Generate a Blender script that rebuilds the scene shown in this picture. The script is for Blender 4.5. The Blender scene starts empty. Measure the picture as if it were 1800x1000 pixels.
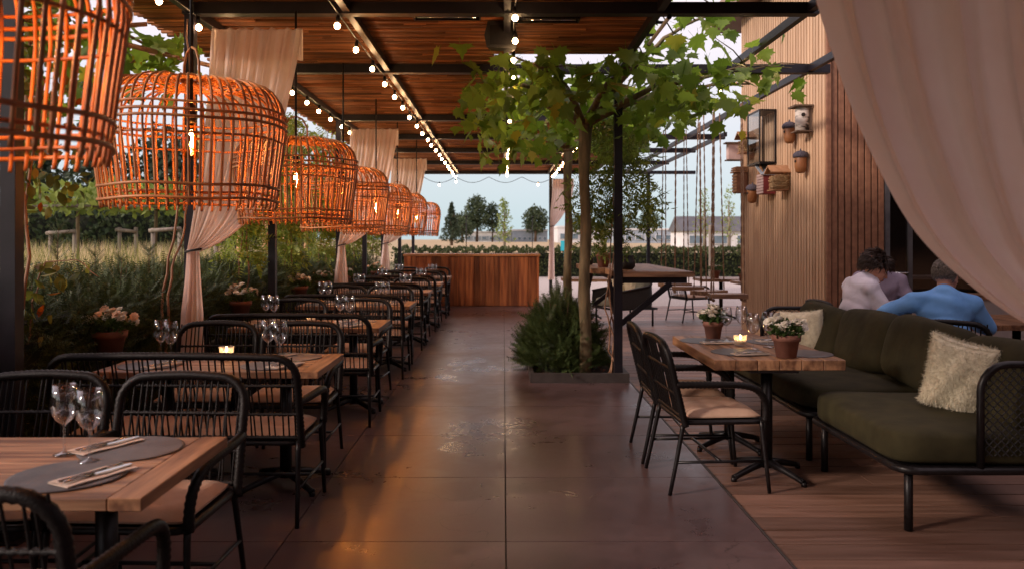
import bpy, bmesh, math, random
import numpy as np
from mathutils import Vector, Matrix, Euler

S = bpy.context.scene
COL = S.collection
R = math.radians
PI = math.pi
rnd = random.Random(11)
nr = np.random.default_rng(5)

# ------------------------------------------------------------------ camera, world, sun, exposure
cd = bpy.data.cameras.new('camera')
cam = bpy.data.objects.new('camera', cd)
COL.objects.link(cam)
cam.location = (0, 0, 1.5)
cam.rotation_euler = (R(90), 0, 0)
cd.sensor_width = 36
cd.lens = 28
cd.shift_x = 0.00833
cd.shift_y = -0.0444
cd.clip_start = 0.05
cd.clip_end = 3000
cd.dof.use_dof = True
cd.dof.focus_distance = 5.6
cd.dof.aperture_fstop = 2.8
S.camera = cam

SUN_EL, SUN_AZ = 24, 245          # degrees; low evening light from behind the left side
w = bpy.data.worlds.new('World')
S.world = w
w.use_nodes = True
wn, wl = w.node_tree.nodes, w.node_tree.links
wn.clear()
wo = wn.new('ShaderNodeOutputWorld')
bg = wn.new('ShaderNodeBackground')
sky = wn.new('ShaderNodeTexSky')
sky.sky_type = 'NISHITA'
sky.sun_disc = False
sky.sun_elevation = R(SUN_EL)
sky.sun_rotation = R(SUN_AZ)
sky.air_density = 1.0
sky.dust_density = 1.0
sky.ozone_density = 1.0
tc = wn.new('ShaderNodeTexCoord')
mp = wn.new('ShaderNodeMapping')
mp.inputs['Scale'].default_value = (1.0, 1.0, 3.2)
nz = wn.new('ShaderNodeTexNoise')
nz.inputs['Scale'].default_value = 1.6
nz.inputs['Detail'].default_value = 5
nz.inputs['Roughness'].default_value = 0.55
cr = wn.new('ShaderNodeValToRGB')
cr.color_ramp.elements[0].position = 0.34
cr.color_ramp.elements[0].color = (0.72, 0.72, 0.72, 1)
cr.color_ramp.elements[1].position = 0.62
cr.color_ramp.elements[1].color = (0.97, 0.97, 0.97, 1)
mx = wn.new('ShaderNodeMix')
mx.data_type = 'RGBA'
# thin evening cloud: bluish haze at the horizon, paler and pinker higher up
sx = wn.new('ShaderNodeSeparateXYZ')
mr = wn.new('ShaderNodeMapRange')
mr.inputs['From Min'].default_value = 0.02
mr.inputs['From Max'].default_value = 0.42
gr = wn.new('ShaderNodeMix')
gr.data_type = 'RGBA'
gr.inputs['A'].default_value = (4.0, 4.95, 5.35, 1)
gr.inputs['B'].default_value = (9.3, 7.3, 7.7, 1)
wl.new(tc.outputs['Generated'], sx.inputs['Vector'])
wl.new(sx.outputs['Z'], mr.inputs['Value'])
wl.new(mr.outputs['Result'], gr.inputs['Factor'])
wl.new(gr.outputs['Result'], mx.inputs['B'])
wl.new(tc.outputs['Generated'], mp.inputs['Vector'])
wl.new(mp.outputs['Vector'], nz.inputs['Vector'])
wl.new(nz.outputs['Fac'], cr.inputs['Fac'])
wl.new(cr.outputs['Color'], mx.inputs['Factor'])
wl.new(sky.outputs['Color'], mx.inputs['A'])
wl.new(mx.outputs['Result'], bg.inputs['Color'])
bg.inputs['Strength'].default_value = 0.12
wl.new(bg.outputs['Background'], wo.inputs['Surface'])

sd = bpy.data.lights.new('sun', 'SUN')
sd.energy = 2.3
sd.angle = R(7)
sd.color = (1.0, 0.80, 0.68)
sun = bpy.data.objects.new('sun', sd)
COL.objects.link(sun)
# Nishita rotation is measured clockwise from +Y seen from above
_az = R(SUN_AZ)
_d = Vector((math.sin(_az) * math.cos(R(SUN_EL)), math.cos(_az) * math.cos(R(SUN_EL)), math.sin(R(SUN_EL))))
sun.rotation_euler = (-_d).to_track_quat('-Z', 'Y').to_euler()

S.view_settings.view_transform = 'Standard'
S.view_settings.look = 'None'
S.view_settings.exposure = 0.36
S.view_settings.gamma = 1.0
S.view_settings.use_curve_mapping = False
S.render.engine = 'CYCLES'
S.cycles.use_denoising = True
try:
    S.cycles.denoiser = 'OPENIMAGEDENOISE'
    S.cycles.denoising_prefilter = 'ACCURATE'
except Exception:
    pass
S.cycles.max_bounces = 7
S.cycles.diffuse_bounces = 3
S.cycles.glossy_bounces = 3
S.cycles.transmission_bounces = 5
S.cycles.transparent_max_bounces = 14
S.cycles.sample_clamp_indirect = 3.0
S.cycles.caustics_reflective = False
S.cycles.caustics_refractive = False

# ------------------------------------------------------------------ materials
MATS = {}


def _nt(name):
    m = bpy.data.materials.new(name)
    m.use_nodes = True
    n, l = m.node_tree.nodes, m.node_tree.links
    n.clear()
    out = n.new('ShaderNodeOutputMaterial')
    return m, n, l, out


def surf(name, c1, c2, rough=0.6, scale=(4, 4, 4), detail=5, bump=0.0, bscale=None, metal=0.0, spec=0.5,
         vary=0.0, island=0.0, ramp=(0.35, 0.65), rvar=0.0, sheen=0.0, coord='Object', dist=0.0):
    """noise between two colours; vary = brightness change from object to object; island = from piece to piece"""
    m, n, l, out = _nt(name)
    b = n.new('ShaderNodeBsdfPrincipled')
    b.inputs['Roughness'].default_value = rough
    b.inputs['Metallic'].default_value = metal
    b.inputs['Specular IOR Level'].default_value = spec
    if sheen:
        b.inputs['Sheen Weight'].default_value = sheen
    t = n.new('ShaderNodeTexCoord')
    mpn = n.new('ShaderNodeMapping')
    mpn.inputs['Scale'].default_value = scale
    oi = n.new('ShaderNodeObjectInfo')
    ge = n.new('ShaderNodeNewGeometry')
    off = n.new('ShaderNodeMath')
    off.operation = 'MULTIPLY_ADD'
    off.inputs[1].default_value = 37.0
    l.new(oi.outputs['Random'], off.inputs[0])
    isl = n.new('ShaderNodeMath')
    isl.operation = 'MULTIPLY'
    isl.inputs[1].default_value = 53.0 if island else 0.0
    l.new(ge.outputs['Random Per Island'], isl.inputs[0])
    l.new(isl.outputs[0], off.inputs[2])
    add = n.new('ShaderNodeVectorMath')
    add.operation = 'ADD'
    l.new(t.outputs[coord], mpn.inputs['Vector'])
    l.new(mpn.outputs['Vector'], add.inputs[0])
    l.new(off.outputs[0], add.inputs[1])
    ns = n.new('ShaderNodeTexNoise')
    ns.inputs['Scale'].default_value = 1.0
    ns.inputs['Detail'].default_value = detail
    ns.inputs['Distortion'].default_value = dist
    l.new(add.outputs['Vector'], ns.inputs['Vector'])
    rp = n.new('ShaderNodeValToRGB')
    rp.color_ramp.elements[0].position = ramp[0]
    rp.color_ramp.elements[1].position = ramp[1]
    rp.color_ramp.elements[0].color = (*c1, 1)
    rp.color_ramp.elements[1].color = (*c2, 1)
    l.new(ns.outputs['Fac'], rp.inputs['Fac'])
    col = rp.outputs['Color']
    for src, amt in ((oi.outputs['Random'], vary), (ge.outputs['Random Per Island'], island)):
        if amt:
            ma = n.new('ShaderNodeMath')
            ma.operation = 'MULTIPLY_ADD'
            ma.inputs[1].default_value = 2 * amt
            ma.inputs[2].default_value = 1 - amt
            l.new(src, ma.inputs[0])
            hs = n.new('ShaderNodeHueSaturation')
            l.new(ma.outputs[0], hs.inputs['Value'])
            l.new(col, hs.inputs['Color'])
            col = hs.outputs['Color']
    l.new(col, b.inputs['Base Color'])
    if rvar:
        mr = n.new('ShaderNodeMapRange')
        mr.inputs['To Min'].default_value = rough - rvar
        mr.inputs['To Max'].default_value = rough + rvar
        mr.inputs['From Min'].default_value = 0.3
        mr.inputs['From Max'].default_value = 0.7
        l.new(ns.outputs['Fac'], mr.inputs['Value'])
        l.new(mr.outputs[0], b.inputs['Roughness'])
    if bump:
        bp = n.new('ShaderNodeBump')
        bp.inputs['Strength'].default_value = bump
        bp.inputs['Distance'].default_value = 0.01
        h = ns.outputs['Fac']
        if bscale:
            n2 = n.new('ShaderNodeTexNoise')
            n2.inputs['Scale'].default_value = bscale
            n2.inputs['Detail'].default_value = 3
            l.new(t.outputs[coord], n2.inputs['Vector'])
            h = n2.outputs['Fac']
        l.new(h, bp.inputs['Height'])
        l.new(bp.outputs['Normal'], b.inputs['Normal'])
    l.new(b.outputs['BSDF'], out.inputs['Surface'])
    MATS[name] = m
    return m


def leafmat(name, c1, c2, trans=0.35, rough=0.5, c3=None):
    m, n, l, out = _nt(name)
    ge = n.new('ShaderNodeNewGeometry')
    oi = n.new('ShaderNodeObjectInfo')
    ad = n.new('ShaderNodeMath')
    ad.operation = 'ADD'
    fr = n.new('ShaderNodeMath')
    fr.operation = 'FRACT'
    l.new(ge.outputs['Random Per Island'], ad.inputs[0])
    l.new(oi.outputs['Random'], ad.inputs[1])
    l.new(ad.outputs[0], fr.inputs[0])
    rp = n.new('ShaderNodeValToRGB')
    rp.color_ramp.elements[0].color = (*c1, 1)
    rp.color_ramp.elements[1].color = (*c2, 1)
    if c3:
        rp.color_ramp.elements[1].position = 0.92
        e = rp.color_ramp.elements.new(0.99)
        e.color = (*c3, 1)
    l.new(fr.outputs[0], rp.inputs['Fac'])
    b = n.new('ShaderNodeBsdfPrincipled')
    b.inputs['Roughness'].default_value = rough
    b.inputs['Specular IOR Level'].default_value = 0.35
    l.new(rp.outputs['Color'], b.inputs['Base Color'])
    tr = n.new('ShaderNodeBsdfTranslucent')
    hs = n.new('ShaderNodeHueSaturation')
    hs.inputs['Saturation'].default_value = 1.1
    hs.inputs['Value'].default_value = 1.5
    l.new(rp.outputs['Color'], hs.inputs['Color'])
    l.new(hs.outputs['Color'], tr.inputs['Color'])
    ms = n.new('ShaderNodeMixShader')
    ms.inputs[0].default_value = trans
    l.new(b.outputs[0], ms.inputs[1])
    l.new(tr.outputs[0], ms.inputs[2])
    l.new(ms.outputs[0], out.inputs['Surface'])
    MATS[name] = m
    return m


def emit(name, c, s):
    m, n, l, out = _nt(name)
    e = n.new('ShaderNodeEmission')
    e.inputs['Color'].default_value = (*c, 1)
    e.inputs['Strength'].default_value = s
    l.new(e.outputs[0], out.inputs['Surface'])
    MATS[name] = m
    return m


def thinglass(name, tint=(1, 1, 1), edge=3.5, rough=0.0, base=0.0):
    m, n, l, out = _nt(name)
    t = n.new('ShaderNodeBsdfTransparent')
    t.inputs['Color'].default_value = (*tint, 1)
    g = n.new('ShaderNodeBsdfGlossy')
    g.inputs['Roughness'].default_value = rough
    lw = n.new('ShaderNodeLayerWeight')
    lw.inputs['Blend'].default_value = 0.5
    f = n.new('ShaderNodeMath')
    f.operation = 'POWER'
    f.inputs[1].default_value = edge
    l.new(lw.outputs['Facing'], f.inputs[0])
    ms = n.new('ShaderNodeMixShader')
    a = n.new('ShaderNodeMath')
    a.operation = 'ADD'
    a.inputs[1].default_value = base
    a.use_clamp = True
    l.new(f.outputs[0], a.inputs[0])
    l.new(a.outputs[0], ms.inputs[0])
    l.new(t.outputs[0], ms.inputs[1])
    l.new(g.outputs[0], ms.inputs[2])
    l.new(ms.outputs[0], out.inputs['Surface'])
    MATS[name] = m
    return m


def cloth(name, c1, c2, trans=0.35):
    m, n, l, out = _nt(name)
    t = n.new('ShaderNodeTexCoord')
    ns = n.new('ShaderNodeTexNoise')
    ns.inputs['Scale'].default_value = 7
    ns.inputs['Detail'].default_value = 6
    l.new(t.outputs['Object'], ns.inputs['Vector'])
    rp = n.new('ShaderNodeValToRGB')
    rp.color_ramp.elements[0].position = 0.3
    rp.color_ramp.elements[1].position = 0.7
    rp.color_ramp.elements[0].color = (*c1, 1)
    rp.color_ramp.elements[1].color = (*c2, 1)
    l.new(ns.outputs['Fac'], rp.inputs['Fac'])
    n2 = n.new('ShaderNodeTexNoise')
    n2.inputs['Scale'].default_value = 40
    n2.inputs['Detail'].default_value = 4
    l.new(t.outputs['Object'], n2.inputs['Vector'])
    bp = n.new('ShaderNodeBump')
    bp.inputs['Strength'].default_value = 0.25
    bp.inputs['Distance'].default_value = 0.01
    l.new(n2.outputs['Fac'], bp.inputs['Height'])
    d = n.new('ShaderNodeBsdfDiffuse')
    tr = n.new('ShaderNodeBsdfTranslucent')
    l.new(rp.outputs[0], d.inputs['Color'])
    l.new(rp.outputs[0], tr.inputs['Color'])
    l.new(bp.outputs[0], d.inputs['Normal'])
    ms = n.new('ShaderNodeMixShader')
    ms.inputs[0].default_value = trans
    l.new(d.outputs[0], ms.inputs[1])
    l.new(tr.outputs[0], ms.inputs[2])
    l.new(ms.outputs[0], out.inputs['Surface'])
    MATS[name] = m
    return m


def M(n):
    return MATS[n]


# ------------------------------------------------------------------ mesh helpers
class MB:
    def __init__(self):
        self.v, self.f, self.sm = [], [], []

    def add(self, vs, fs, smooth=False):
        o = len(self.v)
        self.v += [tuple(p) for p in vs]
        self.f += [tuple(i + o for i in q) for q in fs]
        self.sm += [smooth] * len(fs)
        return self

    def box(self, c, s, rot=None):
        x, y, z = s[0] / 2, s[1] / 2, s[2] / 2
        vs = [Vector((a * x, b * y, d * z)) for a in (-1, 1) for b in (-1, 1) for d in (-1, 1)]
        if rot is not None:
            vs = [rot @ p for p in vs]
        c = Vector(c)
        vs = [p + c for p in vs]
        return self.add(vs, [(0, 1, 3, 2), (4, 6, 7, 5), (0, 4, 5, 1), (2, 3, 7, 6), (0, 2, 6, 4), (1, 5, 7, 3)])

    def span(self, a, b):
        return self.box([(a[i] + b[i]) / 2 for i in range(3)], [abs(b[i] - a[i]) for i in range(3)])

    def beam(self, p, q, wid, hei):
        """rectangular bar from p to q"""
        p, q = Vector(p), Vector(q)
        d = (q - p)
        L = d.length
        rot = d.to_track_quat('Y', 'Z').to_matrix()
        return self.box((p + q) / 2, (wid, L, hei), rot)

    def tube(self, pts, r, n=8, closed=False, caps=True, sx=1.0):
        pts = [Vector(p) for p in pts]
        k = len(pts)
        rs = r if isinstance(r, (list, tuple)) else [r] * k
        vs = []
        prev = None
        for i, p in enumerate(pts):
            if closed:
                t = pts[(i + 1) % k] - pts[i - 1]
            else:
                t = pts[min(i + 1, k - 1)] - pts[max(i - 1, 0)]
            if t.length < 1e-9:
                t = Vector((0, 0, 1))
            t.normalize()
            if prev is None:
                a = Vector((0, 0, 1)) if abs(t.z) < 0.9 else Vector((1, 0, 0))
                u = t.cross(a).normalized()
            else:
                u = (prev - t * prev.dot(t))
                u = u.normalized() if u.length > 1e-6 else t.orthogonal().normalized()
            prev = u
            wv = t.cross(u)
            for j in range(n):
                an = 2 * PI * j / n
                vs.append(p + u * (math.cos(an) * rs[i] * sx) + wv * (math.sin(an) * rs[i]))
        fs = []
        for i in range(k if closed else k - 1):
            a, b = i * n, ((i + 1) % k) * n
            for j in range(n):
                fs.append((a + j, a + (j + 1) % n, b + (j + 1) % n, b + j))
        self.add(vs, fs, True)
        if caps and not closed:
            o = len(self.v) - len(vs)
            self.f.append(tuple(o + j for j in range(n))[::-1])
            self.f.append(tuple(o + (k - 1) * n + j for j in range(n)))
            self.sm += [False, False]
        return self

    def lathe(self, prof, n=20, c=(0, 0, 0), smooth=True, wob=None):
        vs = []
        for (r, z) in prof:
            for j in range(n):
                a = 2 * PI * j / n
                rr = r * (wob(a, z) if wob else 1)
                vs.append((c[0] + rr * math.cos(a), c[1] + rr * math.sin(a), c[2] + z))
        fs = []
        for i in range(len(prof) - 1):
            for j in range(n):
                fs.append((i * n + j, i * n + (j + 1) % n, (i + 1) * n + (j + 1) % n, (i + 1) * n + j))
        return self.add(vs, fs, smooth)

    def ball(self, c, r, n=10, m=6, s=(1, 1, 1), rot=None):
        vs, fs = [], []
        for i in range(m + 1):
            ph = PI * i / m
            for j in range(n):
                a = 2 * PI * j / n
                p = Vector((r * s[0] * math.sin(ph) * math.cos(a), r * s[1] * math.sin(ph) * math.sin(a), r * s[2] * math.cos(ph)))
                if rot is not None:
                    p = rot @ p
                vs.append(p + Vector(c))
        for i in range(m):
            for j in range(n):
                fs.append((i * n + j, (i + 1) * n + j, (i + 1) * n + (j + 1) % n, i * n + (j + 1) % n))
        return self.add(vs, fs, True)

    def grid(self, P, smooth=True, closed_u=False):
        """P[i][j] points"""
        a, b = len(P), len(P[0])
        vs = [p for row in P for p in row]
        fs = []
        for i in range(a if closed_u else a - 1):
            for j in range(b - 1):
                i2 = (i + 1) % a
                fs.append((i * b + j, i2 * b + j, i2 * b + j + 1, i * b + j + 1))
        return self.add(vs, fs, smooth)

    def mesh(self, name, bevel=0.0):
        me = bpy.data.meshes.new(name)
        me.from_pydata(self.v, [], self.f)
        me.polygons.foreach_set('use_smooth', self.sm)
        if bevel:
            bm = bmesh.new()
            bm.from_mesh(me)
            bmesh.ops.bevel(bm, geom=list(bm.edges), offset=bevel, segments=1, affect='EDGES', profile=0.5)
            bm.to_mesh(me)
            bm.free()
        me.update()
        return me


def link(name, me, mat, parent=None, loc=(0, 0, 0), rot=(0, 0, 0), sc=(1, 1, 1)):
    o = bpy.data.objects.new(name, me)
    COL.objects.link(o)
    if mat is not None and me is not None and not me.materials:
        me.materials.append(M(mat) if isinstance(mat, str) else mat)
    o.parent = parent
    o.location = loc
    o.rotation_euler = rot
    o.scale = sc
    return o


def obj(name, mb, mat, parent=None, loc=(0, 0, 0), rot=(0, 0, 0), bevel=0.0):
    return link(name, mb.mesh(name, bevel), mat, parent, loc, rot)


def tag(o, label, cat=None, group=None, kind=None):
    if label:
        o['label'] = label
    if cat:
        o['category'] = cat
    if group:
        o['group'] = group
    if kind:
        o['kind'] = kind
    return o


def thing(name, label, cat, loc=(0, 0, 0), rz=0.0, group=None):
    o = bpy.data.objects.new(name, None)
    o.empty_display_size = 0.1
    COL.objects.link(o)
    o.location = loc
    o.rotation_euler = (0, 0, rz)
    return tag(o, label, cat, group)


def struct(o):
    o['kind'] = 'structure'
    return o


KIDS = {}


def copytree(o, loc=None, rz=None, label=None, group=None, parent=None):
    c = o.copy()
    COL.objects.link(c)
    if parent is not None:
        c.parent = parent
    if loc is not None:
        c.location = loc
    if rz is not None:
        c.rotation_euler = (0, 0, rz)
    if label:
        c['label'] = label
    if group:
        c['group'] = group
    for ch in list(o.children):
        copytree(ch, parent=c)
    return c


def arrays(name, V, F, mat, parent=None, smooth=False):
    """one mesh from numpy arrays (all faces the same size)"""
    me = bpy.data.meshes.new(name)
    k = F.shape[1]
    me.vertices.add(len(V))
    me.vertices.foreach_set('co', np.ascontiguousarray(V, dtype=np.float32).ravel())
    me.loops.add(F.size)
    me.loops.foreach_set('vertex_index', np.ascontiguousarray(F, dtype=np.int32).ravel())
    me.polygons.add(len(F))
    me.polygons.foreach_set('loop_start', np.arange(0, F.size, k, dtype=np.int32))
    me.polygons.foreach_set('loop_total', np.full(len(F), k, dtype=np.int32))
    if smooth:
        me.polygons.foreach_set('use_smooth', np.ones(len(F), dtype=bool))
    me.update(calc_edges=True)
    me.validate()
    return link(name, me, mat, parent)


def rotmats(z, spin):
    """rotation matrices whose local Y axis points along the unit vectors z, spun by spin"""
    N = len(z)
    a = np.tile(np.array([[0.0, 0, 1]]), (N, 1))
    a[np.abs(z[:, 2]) > 0.95] = (1, 0, 0)
    u = np.cross(z, a)
    u /= np.linalg.norm(u, axis=1, keepdims=True) + 1e-9
    v = np.cross(u, z)
    c, s = np.cos(spin)[:, None], np.sin(spin)[:, None]
    uu = u * c + v * s
    vv = -u * s + v * c
    return np.stack([uu, z, vv], axis=2)


def scatter(name, T, TF, pos, dirs, size, mat, parent=None, spin=None):
    """copies of a small template (Y axis = growth direction) joined into one mesh"""
    N = len(pos)
    dirs = dirs / (np.linalg.norm(dirs, axis=1, keepdims=True) + 1e-9)
    if spin is None:
        spin = nr.uniform(0, 2 * PI, N)
    Rm = rotmats(dirs, spin)
    size = np.broadcast_to(np.asarray(size, dtype=float), (N,))
    V = np.einsum('nij,kj->nki', Rm, T) * size[:, None, None] + pos[:, None, :]
    F = TF[None, :, :] + (np.arange(N) * len(T))[:, None, None]
    return arrays(name, V.reshape(-1, 3), F.reshape(-1, TF.shape[1]), mat, parent)


def tris(T, F):
    return np.array(T, dtype=float), np.array(F, dtype=np.int64)


# leaf-like templates, length about 1 along +Y
def t_needle_sprig(n=8, w=0.045, L=0.26):
    T = [(-.012, 0, 0), (.012, 0, 0), (0, 1, 0)]
    F = [(0, 1, 2)]
    for i in range(n):
        y = 0.06 + 0.88 * i / n
        for s in (-1, 1):
            k = len(T)
            l = L * (1.0 - 0.5 * i / n)
            T += [(0, y, 0), (0, y + w, 0), (s * l, y + l * 0.62, 0.10 * l * (1 if i % 2 else -1))]
            F.append((k, k + 1, k + 2))
    k = len(T)
    return tris(T, F)


def t_pinnate(n=5):
    T = [(-.01, 0, 0), (.01, 0, 0), (0, 1, -.12)]
    F = [(0, 1, 2)]
    for i in range(n):
        y = 0.18 + 0.72 * i / n
        for s in (-1, 1):
            k = len(T)
            l = 0.33 * (1 - 0.25 * abs(i - 2) / 2)
            zz = -.12 * y * y
            T += [(0, y, zz), (s * l * .45, y + l * .05, zz + .02), (s * l, y + l * .35, zz - .07), (s * l * .5, y + l * .38, zz + .02)]
            F += [(k, k + 1, k + 2), (k, k + 2, k + 3)]
    k = len(T)
    T += [(0, .92, -.11), (.09, 1.08, -.13), (0, 1.3, -.2), (-.09, 1.08, -.13)]
    F += [(k, k + 1, k + 2), (k, k + 2, k + 3)]
    return tris(T, F)


def t_oval():
    T = [(0, 0, 0), (.26, .3, .05), (.27, .62, .04), (0, 1, -.06), (-.27, .62, .04), (-.26, .3, .05), (0, .5, -.03)]
    F = [(0, 1, 6), (1, 2, 6), (2, 3, 6), (3, 4, 6), (4, 5, 6), (5, 0, 6)]
    return tris(T, F)


def t_quadleaf():
    T = [(0, 0, 0), (.32, .5, .06), (0, 1, 0), (-.32, .5, .06)]
    return tris(T, [(0, 1, 2), (0, 2, 3)])


MAPLE_OUT = [(0, 0.0), (.10, .06), (.34, -.04), (.30, .14), (.56, .22), (.47, .34), (.62, .56), (.42, .52), (.34, .62),
             (.26, .56), (.24, .74), (.10, .84), (0, 1.1), (-.10, .84), (-.24, .74), (-.26, .56), (-.34, .62), (-.42, .52),
             (-.62, .56), (-.47, .34), (-.56, .22), (-.30, .14), (-.34, -.04), (-.10, .06)]


def t_maple():
    T = [(0, .3, -.03)]
    for (x, y) in MAPLE_OUT:
        T.append((x, y, .10 * abs(x) - .16 * max(0, y - .45) ** 2 - .12 * x * x))
    k = len(MAPLE_OUT)
    F = [(0, 1 + i, 1 + (i + 1) % k) for i in range(k)]
    return tris(T, F)

# ------------------------------------------------------------------ material library
surf('black_wicker', (.005, .0038, .0038), (.010, .008, .008), .42, (60, 60, 60), spec=.24, bump=.3, bscale=160)
surf('black_metal', (.006, .005, .0055), (.012, .010, .011), .38, (20, 20, 20), spec=.3)
surf('post_metal', (.008, .007, .010), (.015, .012, .018), .45, (8, 8, 8), bump=.05, spec=.3)
surf('grey_metal', (.10, .10, .11), (.14, .14, .15), .4, (8, 8, 8), metal=.3)
surf('cushion', (.50, .32, .22), (.58, .39, .28), .8, (9, 9, 9), bump=.25, bscale=60, vary=.06)
surf('table_wood', (.13, .060, .032), (.38, .215, .120), .5, (2.0, 26, 20), bump=.25, vary=.22, detail=7)
surf('table_wood_long', (.12, .052, .026), (.37, .195, .10), .5, (26, 2.0, 20), bump=.25, vary=.2, detail=7)
surf('bar_wood', (.17, .042, .014), (.46, .15, .05), .5, (18, 18, 1.2), bump=.3, vary=.5, detail=7)
surf('bar_cap', (.38, .15, .05), (.50, .22, .09), .5, (2, 20, 20), bump=.3)
surf('deck_wood', (.165, .086, .058), (.245, .136, .096), .5, (2.2, 26, 26), bump=.2, vary=.40, detail=7, rvar=.1)
surf('slat_wood', (.46, .29, .175), (.62, .42, .265), .6, (26, 26, 1.1), bump=.2, vary=.12, detail=6)
surf('roof_lath', (.12, .042, .016), (.47, .19, .07), .75, (2.2, 30, 30), bump=.5, island=.55, detail=6, ramp=(.3, .7))
surf('roof_sheet', (.03, .018, .012), (.05, .03, .02), .9, (3, 3, 3))
surf('soffit', (.30, .21, .16), (.36, .26, .20), .7, (3, 3, 3))
surf('rattan', (.31, .108, .036), (.58, .265, .10), .45, (9, 9, 9), bump=.2, vary=.28, detail=6)
surf('rope', (.20, .115, .07), (.34, .21, .13), .85, (60, 60, 60), bump=.5, bscale=120)
surf('rope_dark', (.012, .011, .012), (.03, .028, .028), .7, (80, 80, 80), bump=.4, bscale=200)
surf('olive', (.026, .022, .009), (.040, .034, .014), .88, (7, 7, 7), bump=.5, bscale=11, spec=.25)
surf('grey_green', (.20, .21, .165), (.26, .27, .21), .85, (7, 7, 7), bump=.2, bscale=180, sheen=.1)
surf('fur', (.58, .52, .38), (.76, .70, .54), .9, (30, 30, 30), island=.12, sheen=.3)
surf('terracotta', (.19, .078, .055), (.27, .12, .085), .8, (12, 12, 12), bump=.2, vary=.1)
surf('soil', (.02, .013, .009), (.05, .03, .02), .95, (30, 30, 30), bump=.6)
surf('petal', (.80, .74, .62), (.90, .86, .78), .7, (20, 20, 20), island=.08)
surf('petal_pink', (.80, .50, .34), (.90, .68, .50), .7, (20, 20, 20), island=.1)
surf('flower_eye', (.65, .42, .05), (.75, .5, .08), .8, (20, 20, 20))
surf('placemat', (.075, .075, .085), (.105, .105, .115), .5, (14, 14, 14), bump=.15, bscale=90)
surf('napkin', (.62, .50, .42), (.70, .58, .49), .85, (14, 14, 14), bump=.25, bscale=120)
surf('cutlery', (.55, .54, .53), (.62, .61, .6), .22, (10, 10, 10), metal=1.0)
surf('wax', (.85, .68, .45), (.9, .74, .52), .5, (10, 10, 10))
surf('bark', (.10, .075, .04), (.21, .16, .085), .85, (20, 20, 4), bump=.6, detail=7)
surf('dark_bark', (.07, .045, .03), (.15, .095, .06), .85, (20, 20, 4), bump=.6)
surf('vine_stem', (.24, .12, .07), (.36, .20, .12), .7, (20, 20, 4), bump=.5)
surf('stake_wood', (.17, .145, .115), (.27, .235, .19), .8, (20, 20, 3), bump=.4, vary=.1)
surf('log_wood', (.46, .25, .11), (.58, .34, .17), .7, (20, 20, 2), bump=.3, vary=.15)
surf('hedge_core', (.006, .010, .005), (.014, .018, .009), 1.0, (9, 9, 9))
surf('gravel', (.30, .27, .25), (.52, .48, .45), .9, (30, 30, 30), bump=.8, detail=8)
surf('field', (.30, .225, .12), (.45, .36, .20), .95, (.25, .25, .25), detail=9)
surf('bank', (.10, .10, .045), (.22, .19, .09), .95, (1.5, 1.5, 1.5), detail=8)
surf('white_wall', (.62, .63, .64), (.72, .73, .74), .8, (.4, .4, .4))
surf('blue_grey_wall', (.26, .32, .38), (.34, .40, .46), .8, (.4, .4, .4))
surf('dark_roof', (.075, .08, .09), (.11, .115, .125), .8, (.6, .6, .6))
surf('far_glass', (.10, .15, .19), (.16, .22, .27), .25, (.5, .5, .5))
surf('speaker', (.010, .009, .009), (.02, .018, .017), .5, (30, 30, 30))
surf('reflector', (.55, .5, .46), (.65, .6, .55), .18, (6, 6, 6), metal=1.0)
surf('acorn_shell', (.22, .085, .03), (.31, .13, .05), .45, (6, 6, 6), bump=.1)
surf('acorn_cap', (.05, .045, .065), (.09, .08, .105), .85, (60, 60, 60), bump=1.0, bscale=55)
surf('birch', (.05, .04, .035), (.62, .56, .50), .85, (7, 7, 20), ramp=(.36, .46), bump=.3)
surf('box_wood', (.32, .16, .075), (.44, .24, .125), .7, (14, 3, 14), bump=.3, vary=.15)
surf('brown_box', (.20, .085, .045), (.28, .13, .07), .7, (14, 3, 14), bump=.3)
surf('red_paint', (.15, .018, .022), (.2, .028, .03), .6, (6, 6, 6))
surf('pink_paint', (.50, .36, .34), (.62, .48, .45), .7, (10, 10, 10))
surf('straw', (.34, .21, .10), (.52, .36, .19), .9, (30, 30, 30), island=.2)
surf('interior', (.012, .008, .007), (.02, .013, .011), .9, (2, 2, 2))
surf('sill', (.42, .37, .35), (.5, .45, .42), .6, (4, 4, 4))
surf('planter_edge', (.035, .028, .026), (.055, .045, .042), .6, (9, 9, 9), bump=.1)
surf('chrome', (.6, .6, .6), (.66, .66, .66), .15, (9, 9, 9), metal=1.0)
surf('skin', (.50, .245, .165), (.58, .30, .21), .5, (14, 14, 14))
surf('lips', (.36, .12, .09), (.42, .15, .11), .45, (14, 14, 14))
surf('eye_white', (.7, .68, .66), (.75, .73, .7), .3, (5, 5, 5))
surf('hair_brown', (.016, .008, .005), (.045, .021, .012), .45, (40, 40, 40), island=.3)
surf('hair_grey', (.075, .058, .046), (.16, .13, .105), .55, (40, 40, 40), island=.3)
surf('shirt_lilac', (.66, .62, .70), (.76, .72, .80), .85, (9, 9, 9), bump=.4, bscale=26)
surf('shirt_blue', (.13, .33, .70), (.17, .40, .78), .8, (9, 9, 9), bump=.35, bscale=10)
surf('shirt_mauve', (.24, .20, .27), (.30, .25, .33), .85, (9, 9, 9), bump=.4, bscale=26)
surf('trousers', (.03, .035, .055), (.045, .05, .075), .85, (9, 9, 9))
surf('yellow_drink', (.85, .42, .02), (.9, .5, .04), .3, (9, 9, 9))
surf('teal_paint', (.02, .40, .50), (.03, .46, .56), .6, (5, 5, 5))
cloth('curtain', (.88, .74, .68), (.93, .81, .76), .58)
leafmat('yew', (.018, .034, .013), (.085, .118, .042), .12, .55)
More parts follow.
